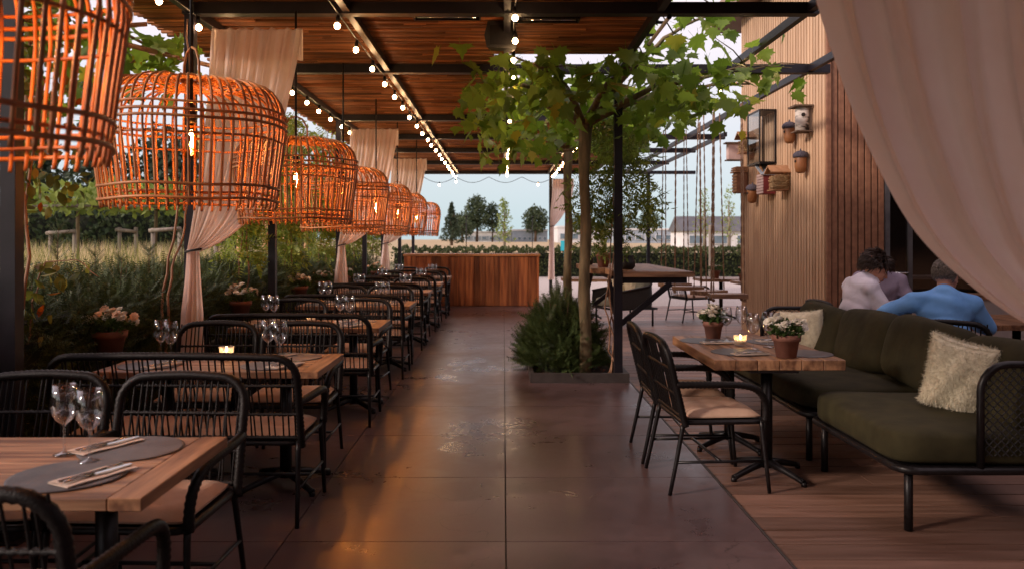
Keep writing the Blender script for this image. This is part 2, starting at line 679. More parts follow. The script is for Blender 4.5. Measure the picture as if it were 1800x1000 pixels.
leafmat('yew_light', (.03, .055, .015), (.10, .14, .045), .15, .55)
leafmat('plane_leaf', (.085, .150, .024), (.23, .34, .065), .5, .45, (.34, .30, .05))
leafmat('vine_green', (.13, .19, .032), (.32, .37, .085), .4, .5)
leafmat('vine_autumn', (.06, .085, .02), (.20, .19, .04), .4, .5, (.32, .075, .03))
leafmat('wisteria', (.08, .13, .026), (.27, .34, .085), .4, .5)
leafmat('flower_leaf', (.035, .07, .02), (.09, .15, .045), .25, .5)
leafmat('far_leaf', (.030, .052, .026), (.085, .115, .055), .2, .7)
leafmat('far_leaf_light', (.13, .19, .04), (.26, .32, .09), .35, .6)
leafmat('conifer_leaf', (.020, .038, .020), (.06, .085, .045), .12, .7)
leafmat('hedge_leaf', (.028, .045, .014), (.085, .10, .035), .2, .6)
leafmat('dry_grass', (.50, .40, .23), (.78, .66, .42), .35, .8)
leafmat('green_grass', (.13, .16, .045), (.30, .29, .10), .35, .8)
leafmat('dead_leaf', (.16, .04, .02), (.34, .10, .04), .1, .7)
emit('bulb_glow', (1.0, .60, .29), 72.0)
emit('filament', (1.0, .37, .10), 1750.0)
emit('flame', (1.0, .55, .2), 75.0)
emit('orange_strip', (1.0, .42, .06), 2.2)
thinglass('wine_glass', (.985, .985, .99), 2.0, 0.0, 0.09)
def frosted(name):
    m, n, l, out = _nt(name)
    t, d, g_ = n.new('ShaderNodeBsdfTransparent'), n.new('ShaderNodeBsdfTranslucent'), n.new('ShaderNodeBsdfGlossy')
    d.inputs['Color'].default_value = (.9, .85, .8, 1)
    g_.inputs['Roughness'].default_value = .08
    a, b = n.new('ShaderNodeMixShader'), n.new('ShaderNodeMixShader')
    a.inputs[0].default_value = .35
    b.inputs[0].default_value = .12
    l.new(t.outputs[0], a.inputs[1])
    l.new(d.outputs[0], a.inputs[2])
    l.new(a.outputs[0], b.inputs[1])
    l.new(g_.outputs[0], b.inputs[2])
    l.new(b.outputs[0], out.inputs['Surface'])
    MATS[name] = m


frosted('ribbed_glass')
thinglass('amber_glass', (1.0, .80, .45), 4.0, 0.0, 0.03)
thinglass('pane_glass', (.55, .55, .56), 4.0, 0.0, 0.05)
thinglass('clear_pane', (.93, .95, .96), 4.0, 0.0, 0.04)


def concrete_mat():
    m, n, l, out = _nt('concrete')
    b = n.new('ShaderNodeBsdfPrincipled')
    ge = n.new('ShaderNodeNewGeometry')

    def noise(scale, detail, rough, dist, vec=None):
        k = n.new('ShaderNodeTexNoise')
        k.inputs['Scale'].default_value = scale
        k.inputs['Detail'].default_value = detail
        k.inputs['Roughness'].default_value = rough
        k.inputs['Distortion'].default_value = dist
        l.new(vec or ge.outputs['Position'], k.inputs['Vector'])
        return k.outputs['Fac']

    def mth(op, x, y):
        k = n.new('ShaderNodeMath')
        k.operation = op
        for i, v in enumerate((x, y)):
            if isinstance(v, (int, float)):
                k.inputs[i].default_value = v
            else:
                l.new(v, k.inputs[i])
        return k.outputs[0]

    def rng(v, a, b_, c, d):
        k = n.new('ShaderNodeMapRange')
        for i, x in zip(('From Min', 'From Max', 'To Min', 'To Max'), (a, b_, c, d)):
            k.inputs[i].default_value = x
        l.new(v, k.inputs['Value'])
        return k.outputs[0]

    big = noise(.9, 6, .55, .3)
    mid = noise(5.5, 7, .6, .8)
    fine = noise(38, 6, .6, .5)
    # hairline cracks: edges of warped cells, only in some places
    wv = n.new('ShaderNodeTexNoise')
    wv.inputs['Scale'].default_value = 2.2
    wv.inputs['Detail'].default_value = 5
    l.new(ge.outputs['Position'], wv.inputs['Vector'])
    av = n.new('ShaderNodeVectorMath')
    av.operation = 'MULTIPLY_ADD'
    av.inputs[1].default_value = (.55, .55, .55)
    l.new(wv.outputs['Color'], av.inputs[0])
    l.new(ge.outputs['Position'], av.inputs[2])
    vo = n.new('ShaderNodeTexVoronoi')
    vo.feature = 'DISTANCE_TO_EDGE'
    vo.inputs['Scale'].default_value = .62
    l.new(av.outputs[0], vo.inputs['Vector'])
    crack = mth('MULTIPLY', rng(vo.outputs['Distance'], .0, .0022, .8, 0), rng(big, .44, .52, 0, 1))
    tone = mth('ADD', mth('MULTIPLY', big, .55), mth('ADD', mth('MULTIPLY', mid, .35), mth('MULTIPLY', fine, .12)))
    rp = n.new('ShaderNodeValToRGB')
    rp.color_ramp.elements[0].position = .40
    rp.color_ramp.elements[1].position = .64
    rp.color_ramp.elements[0].color = (.078, .046, .046, 1)
    rp.color_ramp.elements[1].color = (.138, .086, .086, 1)
    l.new(tone, rp.inputs['Fac'])
    mc = n.new('ShaderNodeMix')
    mc.data_type = 'RGBA'
    mc.inputs['B'].default_value = (.022, .015, .014, 1)
    l.new(crack, mc.inputs['Factor'])
    l.new(rp.outputs['Color'], mc.inputs['A'])
    l.new(mc.outputs['Result'], b.inputs['Base Color'])
    ro = mth('ADD', rng(mid, .35, .65, .29, .38), mth('MULTIPLY', rng(big, .35, .65, -.5, .5), .12))
    l.new(ro, b.inputs['Roughness'])
    bp = n.new('ShaderNodeBump')
    bp.inputs['Strength'].default_value = .032
    bp.inputs['Distance'].default_value = .004
    l.new(mth('ADD', mth('MULTIPLY', fine, .6), mth('MULTIPLY', mid, .55)), bp.inputs['Height'])
    l.new(bp.outputs[0], b.inputs['Normal'])
    b.inputs['Specular IOR Level'].default_value = .6
    l.new(b.outputs[0], out.inputs['Surface'])
    MATS['concrete'] = m


concrete_mat()

# ------------------------------------------------------------------ ground, floor, deck
g = MB().span((-900, -30, -.30), (900, 1500, -.10))
struct(obj('ground', g, 'field'))
g = MB().span((-2.9, 17.9, -.09), (16, 33.5, -.02))
struct(obj('gravel_yard', g, 'gravel'))
# grass bank beyond the left hedge
P = []
for i in range(14):
    y = 2 + i * 3.2
    row = []
    for j in range(14):
        x = -3.0 - j * 2.4
        z = -.08 + .62 * min(1, max(0, (j - .3) / 1.6)) + .05 * math.sin(i * 1.7 + j)
        row.append((x, y, z))
    P.append(row)
g = MB().grid(P)
struct(obj('grass_bank', g, 'bank'))

# concrete floor cut into slabs by saw joints
fl = struct(obj('concrete_floor', MB().span((-2.60, -5.3, -.12), (1.325, 17.95, -.034)), 'planter_edge'))
ys = [-1.4 + 1.068 * i + .015 for i in range(-3, 19)]
PLX, PLY0, PLY1 = .29, 8.34, 12.2         # planter hole
for i in range(21):
    y0, y1 = ys[i], min(ys[i + 1], 17.95)
    for (x0, x1) in ((-2.60, -1.09), (-1.09, .012), (.012, 1.325)):
        a, b_ = x0 + .0035, x1 - .0035
        c, d = y0 + .003, y1 - .003
        if x0 > 0 and d > PLY0 and c < PLY1:
            if c < PLY0:
                obj('floor_slab', MB().span((a, c, -.034), (b_, PLY0 - .03, 0)), 'concrete', fl)
                c = PLY0 - .03
            if d > PLY1:
                obj('floor_slab', MB().span((a, PLY1, -.034), (b_, d, 0)), 'concrete', fl)
                d = PLY1
            obj('floor_slab', MB().span((a, c, -.034), (PLX - .01, d, 0)), 'concrete', fl)
        else:
            obj('floor_slab', MB().span((a, c, -.034), (b_, d, 0)), 'concrete', fl)

dk = struct(obj('deck', MB().span((1.335, -5.3, -.12), (9.0, 18.0, -.045)), 'planter_edge'))
PW = .192
i = 0
y = -5.1
while y < 17.9:
    cuts = [1.338] + sorted([1.338 + rnd.uniform(.9, 2.6) + 2.9 * k for k in range(2)]) + [9.0]
    for a, b_ in zip(cuts[:-1], cuts[1:]):
        if (y > 2.6 or a < 3) and y > .5:
            obj('deck_plank', MB().span((a + .002, y + .006, -.045), (b_ - .003, y + PW - .006, -.002 + rnd.uniform(-.0012, .0012))), 'deck_wood', dk)
    y += PW
obj('edge_strip', MB().span((1.326, -5.3, -.05), (1.336, 18, .003)), 'planter_edge', dk)

# ------------------------------------------------------------------ pergola
PX = -2.45
YP = [-2.6, -.45, 1.75, 3.97, 6.24, 8.45, 11.85, 14.05, 16.2, 18.8, 21.6]  # entries behind the camera carry the added, unseen stretch of roof
ZB = 3.25
pg = thing('pergola', 'black steel pergola with warm brown slatted timber roof over the dining aisle', 'pergola', (0, 0, 0))
for y in YP[3:] + YP[:2]:
    obj('post', MB().box((PX, y, 1.63), (.075, .075, 3.24)), 'post_metal', pg)
    obj('base_plate', MB().box((PX, y, .005), (.15, .15, .010)), 'post_metal', pg)
for (x, y) in ((1.215, 8.45), (1.215, 11.85), (1.28, 21.6), (3.93, 21.6)):
    obj('post', MB().box((x, y, 1.63), (.085, .085, 3.24)), 'post_metal', pg)
    obj('base_plate', MB().box((x, y, .005), (.17, .17, .010)), 'post_metal', pg)
for y in YP:
    xr = {8.45: 3.45, 14.05: 3.9, 16.2: 3.9, 18.8: 3.9, 21.6: 5.2}.get(y, 2.46)
    obj('cross_beam', MB().span((-2.50, y - .05, ZB), (xr, y + .05, ZB + .09)), 'post_metal', pg)
for (x, y0, y1) in ((PX, -5.2, 21.6), (-1.22, -5.2, 21.6), (.03, -5.2, 21.6), (1.22, -5.2, 21.6), (2.39, -5.2, 8.5), (2.39, 11.8, 21.6), (3.24, 5.0, 21.7), (3.82, 13.7, 21.7)):
    obj('rafter', MB().span((x - .028, y0, ZB + .012), (x + .028, y1, ZB + .084)), 'post_metal', pg)


def roof_xr(y):
    """right end of the laths at depth y"""
    if y < 6.2:
        return 2.45
    if y < 8.0:
        return 1.24
    if y < 11.75:
        return -.10
    return 2.45


mb = MB()
y = -5.2  # roof behind the camera is unseen, added to shade the near area
while y < 21.75:
    xr = roof_xr(y)
    wd = rnd.uniform(.026, .046)
    x = -3.04 + rnd.uniform(-.05, .05)
    while x < xr - .05:
        L = rnd.uniform(.9, 2.6)
        e = min(x + L, xr + rnd.uniform(-.03, .02))
        if xr - e < .3:
            e = xr + rnd.uniform(-.03, .02)
        dz = rnd.uniform(-.012, .008)
        mb.box(((x + e) / 2, y, 3.375 + dz), (e - x - .004, wd - .007, .024), Euler((rnd.uniform(-.3, .3), rnd.uniform(-.004, .004), rnd.uniform(-.004, .004))).to_matrix())
        x = e
    y += wd
ro = obj('slat_roof', mb, 'roof_lath', pg)
ro['kind'] = 'stuff'
for (x0, x1, y0, y1) in ((-3.0, 2.42, -5.2, 6.2), (-3.0, 1.2, 6.2, 8.0), (-3.0, -.12, 8.0, 11.75), (-3.0, 2.42, 11.75, 21.7)):
    obj('roof_sheet', MB().span((x0, y0 + .002, 3.412), (x1, y1 - .002, 3.435)), 'roof_sheet', pg)  # dark sheet closes the laths against light; rear stretch unseen, added for shade
obj('curtain_rail', MB().tube([(.6, 2.4, 3.18), (2.4, 2.4, 3.18)], .012, 8), 'post_metal', pg)

# ------------------------------------------------------------------ timber clad building on the right
bx = thing('timber_building', 'building clad in upright pale timber slats with dark window front', 'building', (4.0, 9.8, 0))
obj('wall', MB().span((.032, .032, -.05), (.68, 3.62, 5.2)), 'dark_bark', bx)
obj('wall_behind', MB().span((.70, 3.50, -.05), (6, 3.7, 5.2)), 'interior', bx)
sl = MB().box((0, 0, 2.58), (.036, .050, 5.2)).mesh('wall_slat', .004)
sl2 = MB().box((0, 0, 2.58), (.026, .022, 5.2)).mesh('wall_slat', .003)
y = .045
while y < 3.6:
    link('wall_slat', sl, 'slat_wood', bx, (.012, y, 0))
    link('wall_slat', sl2, 'slat_wood', bx, (.017, y + .050, 0))
    y += .100
sl3 = MB().box((0, 0, 2.58), (.066, .028, 5.2)).mesh('wall_slat', .004)
x = .075
while x < .68:
    link('wall_slat', sl3, 'brown_box', bx, (x, .010, 0))  # darker wood than the side face: shade of this face put into the colour
    x += .082
obj('corner_post', MB().box((.0, .0, 2.58), (.05, .05, 5.2)), 'brown_box', bx)
obj('roof', MB().span((-.35, -.8, 5.21), (7, 4.6, 5.5)), 'soffit', bx)
# unseen canopy, its post and outer walls, added to shade the near area
obj('unseen_shade_canopy', MB().span((.75, -15.2, 3.42), (6, -1.25, 3.62)), 'dark_bark', bx)
obj('unseen_canopy_post', MB().box((5.6, -1.6, 1.7), (.14, .14, 3.43)), 'post_metal', bx)
obj('unseen_rear_wall', MB().span((-6.6, -15.5, -.1), (6, -15.2, 4.2)), 'brown_box', bx)
obj('unseen_side_wall', MB().span((5.75, -15.1, -.1), (6, .1, 3.415)), 'brown_box', bx)
# window front
fr = [(.72, .055), (1.0, .05), (2.25, .05), (3.5, .05)]
for (x, wd) in fr:
    obj('window_frame', MB().span((x - wd / 2, -.02, 0), (x + wd / 2, .05, 3.2)), 'grey_metal', bx)
obj('window_head', MB().span((.69, -.03, 3.2), (5.5, .06, 5.2)), 'brown_box', bx)
for a, b_ in ((.75, .975), (1.025, 2.225), (2.275, 3.475), (3.525, 5.2)):
    obj('window_pane', MB().span((a, .01, .1), (b_, .016, 3.19)), 'pane_glass', bx)
obj('door_handle', MB().tube([(.94, -.02, 1.08), (.94, -.07, 1.08), (.86, -.075, 1.08), (.80, -.07, 1.08)], .013, 8).ball((.80, -.07, 1.08), .022), 'chrome', bx)
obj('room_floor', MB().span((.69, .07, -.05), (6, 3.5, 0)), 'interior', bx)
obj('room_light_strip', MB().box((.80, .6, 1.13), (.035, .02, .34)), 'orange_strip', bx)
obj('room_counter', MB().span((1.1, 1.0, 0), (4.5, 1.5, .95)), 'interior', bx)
obj('room_counter_top', MB().span((1.08, .97, .952), (4.5, 1.52, .99)), 'sill', bx)
ld = thing('planter_ledge', 'pale ledge with wooden top under the dark window front', 'ledge', (4.95, 9.25, 0))
obj('body', MB().span((0, 0, 0), (3.2, .4, .80)), 'sill', ld)
obj('top_board', MB().span((-.03, -.03, .802), (3.2, .42, .85)), 'table_wood', ld)

# ------------------------------------------------------------------ timber bar counter at the end of the aisle
bc = thing('bar_counter', 'reddish brown plank bar counter closing off the far end of the aisle', 'bar counter', (-2.22, 17.8, 0))
x = 0
bars = []
while x < 3.0:
    wd = rnd.choice([.13, .16, .19, .22])
    if x + wd > 2.97:
        wd = 3.02 - x
    bars.append((x, wd))
    x += wd
for (x, wd) in bars:
    obj('plank', MB().span((x + .002, rnd.uniform(-.018, .0), .012), (x + wd - .006, .025, 1.11)), 'bar_wood', bc)
obj('body', MB().span((.01, .027, 0), (3.01, .62, 1.10)), 'bar_wood', bc)
obj('cap', MB().span((-.02, -.03, 1.112), (1.506, .66, 1.16)), 'bar_cap', bc)
obj('cap', MB().span((1.512, -.03, 1.112), (3.04, .66, 1.157)), 'bar_cap', bc)

# ------------------------------------------------------------------ woven chairs and benches
def rope_tube(mb, pts, r, step=.011, n=8, amp=.0016):
    """a tube wound with cord: the radius ripples along its length"""
    pts = [Vector(p) for p in pts]
    out, rs = [], []
    k = 0
    for a, b in zip(pts[:-1], pts[1:]):
        m = max(1, int((b - a).length / step))
        for i in range(m):
            out.append(a.lerp(b, i / m))
            rs.append(r + (amp if k % 2 else -amp))
            k += 1
    out.append(pts[-1])
    rs.append(r)
    mb.tube(out, rs, n)
    return mb


def arc(c, r, a0, a1, n, ux, uz):
    c = Vector(c)
    return [c + Vector(ux) * (r * math.cos(a0 + (a1 - a0) * i / n)) + Vector(uz) * (r * math.sin(a0 + (a1 - a0) * i / n)) for i in range(n + 1)]


def lean(z):
    return -.225 - (z - .42) * .24


def pad_mesh(w, d, h, tuft, name):
    nx, ny = max(12, int(w / .035)), max(12, int(d / .035))
    top, bot = [], []
    for i in range(nx + 1):
        rt, rb = [], []
        for j in range(ny + 1):
            u, v = -1 + 2 * i / nx, -1 + 2 * j / ny
            # rounded corners
            x = u * w / 2 * (1 - .03 * v ** 4)
            y = v * d / 2 * (1 - .03 * u ** 4)
            e = (1 - abs(u) ** 6) * (1 - abs(v) ** 6)
            z = h * (.35 + .65 * e ** .5)
            for (tx, ty) in tuft:
                dd = math.hypot(x - tx, y - ty)
                z -= .020 * math.exp(-(dd / .035) ** 2)
            z += .004 * math.sin(9 * x + 5 * y) * e
            rt.append((x, y, z))
            rb.append((x, y, h * .35 * (1 - e) * .6))
        top.append(rt)
        bot.append(rb)
    mb = MB().grid(top).grid([r[::-1] for r in bot])
    # side skirt
    ring_t = [top[i][0] for i in range(nx + 1)] + [top[nx][j] for j in range(1, ny + 1)] + [top[i][ny] for i in range(nx - 1, -1, -1)] + [top[0][j] for j in range(ny - 1, 0, -1)]
    ring_b = [(p[0], p[1], h * .35 * .6 * 1.0) for p in ring_t]
    k = len(ring_t)
    mb.add(ring_t + ring_b, [(i, k + i, k + (i + 1) % k, (i + 1) % k) for i in range(k)], True)
    return mb.mesh(name)


def chair_meshes(W, fine=True):
    h = W / 2
    rc = .115
    zt = .888
    def P(x, z):
        return (x, lean(z), z)
    left = [P(-h, .40), P(-h, .55), P(-h, .70), P(-h, zt - rc)]
    c1 = [P(-h + rc - rc * math.cos(a), zt - rc + rc * math.sin(a)) for a in [PI / 2 * i / 6 for i in range(1, 7)]]
    mid = [P(-h + rc + (W - 2 * rc) * i / 6, zt + .008 * math.sin(PI * i / 6)) for i in range(1, 6)]
    c2 = [P(h - rc + rc * math.sin(a), zt - rc + rc * math.cos(a)) for a in [PI / 2 * i / 6 for i in range(0, 7)]]
    right = [P(h, .70), P(h, .55), P(h, .40)]
    out = {}
    mb = MB()
    rope_tube(mb, left + c1 + mid + c2 + right, .021, .011 if fine else .06, 8 if fine else 6, .0018 if fine else 0)
    out['back_frame'] = mb.mesh('back_frame')
    mb = MB()
    rope_tube(mb, [P(-h + .01, .45), P(h - .01, .45)], .012, .014 if fine else .1, 6, .002)
    out['back_rail_low'] = mb.mesh('back_rail')
    mb = MB()
    rope_tube(mb, [P(-h + .005, .58), P(h - .005, .58)], .009, .014 if fine else .1, 6, .0024)
    out['back_rail'] = mb.mesh('back_rail')
    s = MB().tube([P(0, .44), (0, lean(.67) + .004, .67), P(0, zt)], .0048, 5, caps=False)
    out['strand'] = s.mesh('strand')
    for sgn, nm in ((-1, 'arm_l'), (1, 'arm_r')):
        x = sgn * h
        pts = [(x, lean(.645), .645), (x + sgn * .018, -.16, .648), (x + sgn * .028, .02, .648), (x + sgn * .026, .13, .640), (x + sgn * .018, .20, .615), (x + sgn * .010, .245, .565), (x + sgn * .004, .262, .50), (x, .258, .42)]
        # smooth the path
        sm = []
        for i in range(len(pts) - 1):
            p0 = Vector(pts[max(i - 1, 0)])
            p1, p2 = Vector(pts[i]), Vector(pts[i + 1])
            p3 = Vector(pts[min(i + 2, len(pts) - 1)])
            for t in (0, .33, .66):
                sm.append(.5 * ((2 * p1) + (p2 - p0) * t + (2 * p0 - 5 * p1 + 4 * p2 - p3) * t * t + (3 * p1 - p0 - 3 * p2 + p3) * t ** 3))
        sm.append(Vector(pts[-1]))
        mb = MB()
        rope_tube(mb, sm, .021, .011 if fine else .06, 8 if fine else 6, .0018 if fine else 0)
        out[nm] = mb.mesh('arm')
    # seat frame
    q = .06
    x1, y0, y1 = h - .012, -.225, .258
    ring = []
    for (cx, cy, a0) in ((x1 - q, y1 - q, 0), (-x1 + q, y1 - q, PI / 2), (-x1 + q, y0 + q, PI), (x1 - q, y0 + q, 1.5 * PI)):
        for i in range(5):
            a = a0 + PI / 2 * i / 4
            ring.append((cx + q * math.cos(a), cy + q * math.sin(a), .42))
    out['seat_frame'] = MB().tube(ring, .016, 7, closed=True).mesh('seat_frame')
    out['seat_panel'] = MB().box((0, .015, .424), (2 * x1 - .02, y1 - y0 - .02, .012)).mesh('seat_panel')
    for nm, (x, y, xx, yy) in {'leg_rl': (-h + .015, -.225, -h, -.315), 'leg_rr': (h - .015, -.225, h, -.315), 'leg_fl': (-h + .012, .24, -h, .285), 'leg_fr': (h - .012, .24, h, .285)}.items():
        out[nm] = MB().tube([(x, y, .43), (x, y + (yy - y) * .12, .38), (xx - (xx - x) * .35, y + (yy - y) * .62, .16), (xx, yy, 0.0)], [.015, .0145, .013, .012], 8).mesh('leg')
    for nm, a, b_ in (('str_l', (-h + .004, -.283, .19), (-h + .006, .265, .19)), ('str_r', (h - .004, -.283, .19), (h - .006, .265, .19)), ('str_m', (-h + .005, -.01, .192), (h - .005, -.01, .192))):
        out[nm] = MB().tube([a, b_], .009, 6).mesh('stretcher')
    return out


def make_seat(name, W, nst, label, cat, group, fine=True, pads=1):
    ms = chair_meshes(W, fine)
    t = thing(name, label, cat, (0, 0, 0), 0, group)
    for k, nm in (('back_frame', 'back_frame'), ('back_rail_low', 'back_rail'), ('back_rail', 'back_rail'), ('arm_l', 'arm'), ('arm_r', 'arm')):
        link(nm, ms[k], 'black_wicker', t)
    # second middle rail uses the same mesh, moved up along the lean
    link('back_rail', ms['back_rail'], 'black_wicker', t, (0, -.24 * .155, .155))
    for k in range(nst):
        x = -W / 2 + W * (k + 1) / (nst + 1)
        link('strand', ms['strand'], 'black_wicker', t, (x, 0, 0), (0, R(rnd.uniform(-1.2, 1.2)), 0))
    for k, nm in (('seat_frame', 'seat_frame'), ('seat_panel', 'seat_panel')):
        link(nm, ms[k], 'black_metal', t)
    for k in ('leg_rl', 'leg_rr', 'leg_fl', 'leg_fr'):
        link('leg', ms[k], 'black_metal', t)
    for k in ('str_l', 'str_r', 'str_m'):
        link('stretcher', ms[k], 'black_metal', t)
    pw = (W - .05) / pads
    if pads == 1:
        tf = [(-.11, -.10), (.11, -.10), (-.11, .10), (.11, .10)]
    else:
        tf = [(-.18, -.10), (.18, -.10), (-.18, .10), (.18, .10), (0, 0)]
    pm = pad_mesh(pw - .004, .47, .055, tf, 'cushion')
    for k in range(pads):
        link('cushion', pm, 'cushion', t, (-(W - .05) / 2 + pw * (k + .5), .015, .432))
    return t


ORD = ['first', 'second', 'third', 'fourth', 'fifth', 'sixth', 'seventh']
YC = [2.67 + 2.2 * k for k in range(7)]
XT = -1.69
CH, CG = 'black woven rattan armchairs along the aisle', 'black woven benches along the aisle'
ch0 = make_seat('woven_armchair', .56, 17, 'x', 'chair', CH)
be0 = make_seat('woven_bench', 1.30, 38, 'x', 'bench', CG, True, 2)
ch1 = be1 = None
first_c = first_b = True
for k, yc in enumerate(YC):
    row = ORD[k] + ' table row from the front'
    for side, xc in (('hedge-side', -2.03), ('aisle-side', -1.425)):
        lab = f'{side} black woven armchair facing us, {ORD[k]} table row from the front'
        loc = (xc + rnd.uniform(-.02, .02), yc + .55 + rnd.uniform(-.03, .03), 0)
        rz = PI + R(rnd.uniform(-6, 6))
        if first_c:
            ch0.location = loc
            ch0.rotation_euler = (0, 0, rz)
            ch0['label'] = lab
            first_c = False
        else:
            copytree(ch0, loc, rz, lab)
    lab = f'wide black woven bench, back to us, {ORD[k]} row from the front'
    loc = (-1.735 + rnd.uniform(-.02, .02), yc - .43 + rnd.uniform(-.02, .02), 0)
    rz = R(rnd.uniform(-1.4, 1.4))
    if first_b:
        be0.location = loc
        be0.rotation_euler = (0, 0, rz)
        be0['label'] = lab
        first_b = False
    else:
        copytree(be0, loc, rz, lab)

# pair of chairs at the right-hand table (they face +X)
copytree(ch0, (1.27, 4.97, 0), R(-90 + 4), 'black woven armchair with tufted pad at sofa table, the one nearer us', 'armchairs at the sofa table')
copytree(ch0, (1.25, 5.60, 0), R(-90 - 1), 'black woven armchair at sofa table, partly hidden behind the nearer one', 'armchairs at the sofa table')


# ------------------------------------------------------------------ tables
def pedestal(parent, x, y, h, rcol=.036, L=.30, az=45):
    c = obj('pedestal', MB().tube([(x, y, .05), (x, y, h)], rcol, 14), 'black_metal', parent)
    ft = MB()
    for q in range(4):
        a = R(az + 90 * q)
        d = Vector((math.cos(a), math.sin(a), 0))
        p = Vector((x, y, 0))
        ft.tube([p + d * .01 + Vector((0, 0, .085)), p + d * (L * .45) + Vector((0, 0, .062)), p + d * (L * .9) + Vector((0, 0, .03)), p + d * L + Vector((0, 0, .022))], [.026, .022, .018, .02], 8)
        ft.tube([p + d * L + Vector((0, 0, .0)), p + d * L + Vector((0, 0, .026))], .018, 8)
    obj('foot', ft, 'black_metal', c)
    obj('top_plate', MB().box((x, y, h - .006), (.3, .3, .011)), 'black_metal', c)


def aisle_table(label):
    t = thing('dining_table', label, 'table', (XT, 0, 0), 0, 'wooden dining tables along the aisle')
    L, D, H, th, fb = 1.28, .72, .75, .04, .10
    bm_ = MB().box((0, 0, 0), (fb, D, th)).mesh('end_board', .003)
    link('end_board', bm_, 'table_wood_long', t, (-L / 2 + fb / 2, 0, H - th / 2))
    link('end_board', bm_, 'table_wood_long', t, (L / 2 - fb / 2, 0, H - th / 2))
    n = 6
    pw = D / n
    pm = MB().box((0, 0, 0), (L - 2 * fb - .004, pw - .003, th - .003)).mesh('plank', .003)
    for i in range(n):
        link('plank', pm, 'table_wood', t, (0, -D / 2 + pw * (i + .5), H - th / 2 + rnd.uniform(-.0015, .0005)))
    pedestal(t, -.36, 0, H - th - .002)
    pedestal(t, .36, 0, H - th - .002)
    return t


tb0 = None
for k, yc in enumerate(YC):
    lab = f'plank-topped wooden dining table of the {ORD[k]} row from the front'
    if tb0 is None:
        tb0 = aisle_table(lab)
        tb0.location = (XT, yc, 0)
    else:
        copytree(tb0, (XT, yc, 0), 0, lab)

# thick-topped table in front of the sofa
st = thing('sofa_table', 'thick wooden plank table on two black pedestals in front of olive sofa', 'table', (1.72, 5.565, 0))
n = 6
pw = .82 / n
pm = MB().box((0, 0, 0), (pw - .003, 1.23, .066)).mesh('plank', .004)
for i in range(n):
    link('plank', pm, 'table_wood_long', st, (-.41 + pw * (i + .5), 0, .717 + rnd.uniform(-.002, .0)))
pedestal(st, -.04, -.48, .682, .036, .29, 30)
pedestal(st, -.08, .22, .682, .036, .29, 30)

# ------------------------------------------------------------------ table settings
gm = MB().lathe([(.0, .003), (.036, .002), (.037, .004), (.012, .008), (.0045, .016), (.004, .05), (.004, .098), (.008, .106), (.028, .122), (.041, .146), (.0455, .175), (.043, .205), (.036, .245), (.0355, .245), (.042, .205), (.0445, .175), (.040, .147), (.027, .124), (.007, .109), (.0, .108)], 20).mesh('wine_glass')


def wine_glass(x, y, z, label, group, s=1.0):
    o = link('wine_glass', gm, 'wine_glass', None, (x, y, z), (0, 0, rnd.uniform(0, 6)), (s, s, s))
    return tag(o, label, 'wine glass', group)


pmat = MB().lathe([(0, .0035), (.165, .0035), (.175, .003), (.1765, .0015), (.175, 0), (0, 0)], 40).mesh('placemat')


def placemat(x, y, z, label, group, sx=1.0):
    o = link('round_placemat', pmat, 'placemat', None, (x, y, z), (0, 0, rnd.uniform(0, 6)), (sx, sx, 1))
    return tag(o, label, 'placemat', group)


def napkin_set():
    t = thing('folded_napkin', 'x', 'napkin', (0, 0, 0))
    P = []
    for i in range(13):
        P.append([(-.05 + .1 * j / 8, -.12 + .24 * i / 12, .0055 + .0012 * math.sin(i * .9 + j * .7) + (.002 if j in (3, 4) else 0)) for j in range(9)])
    mb = MB().grid(P)
    mb.span((-.049, -.119, .001), (.049, .119, .0035))
    obj('cloth', mb, 'napkin', t)
    # fork and knife
    f = MB().tube([(-.012, -.11, .011), (-.012, .02, .012), (-.012, .05, .011)], [.0045, .003, .004], 6)
    for q in (-.008, -.0027, .0027, .008):
        f.tube([(-.012 + q * .7, .05, .011), (-.012 + q, .065, .013), (-.012 + q, .105, .011)], .0016, 5)
    obj('fork', f, 'cutlery', t)
    obj('knife', MB().tube([(.016, -.11, .0115), (.016, -.01, .0115)], .0045, 6).box((.016, .055, .0115), (.015, .13, .002)), 'cutlery', t)
    return t


nk0 = napkin_set()
nk_used = False


def napkin(x, y, z, rz, label, group):
    global nk_used
    if not nk_used:
        nk_used = True
        nk0.location = (x, y, z)
        nk0.rotation_euler = (0, 0, rz)
        nk0['label'] = label
        nk0['group'] = group
        return nk0
    return copytree(nk0, (x, y, z), rz, label, group)


def candle_proto():
    t = thing('candle_glass', 'x', 'candle', (0, 0, 0))
    wob = lambda a, z: 1 + .025 * math.sin(a * 14 + z * 120)
    obj('tumbler', MB().lathe([(0, .002), (.036, .002), (.040, .012), (.043, .05), (.045, .078), (.042, .078), (.039, .05), (.036, .014), (0, .012)], 42, wob=wob), 'ribbed_glass', t)
    obj('wax', MB().lathe([(0, .013), (.032, .013), (.032, .042), (.026, .046), (0, .044)], 16), 'wax', t)
    obj('flame', MB().ball((0, 0, .062), .0075, 8, 6, (1, 1, 2.0)), 'flame', t)
    return t


cn0 = candle_proto()
cn_used = False


def candle(x, y, z, label, group):
    global cn_used
    if not cn_used:
        cn_used = True
        cn0.location = (x, y, z)
        cn0['label'] = label
        cn0['group'] = group
        return cn0
    return copytree(cn0, (x, y, z), rnd.uniform(0, 6), label, group)


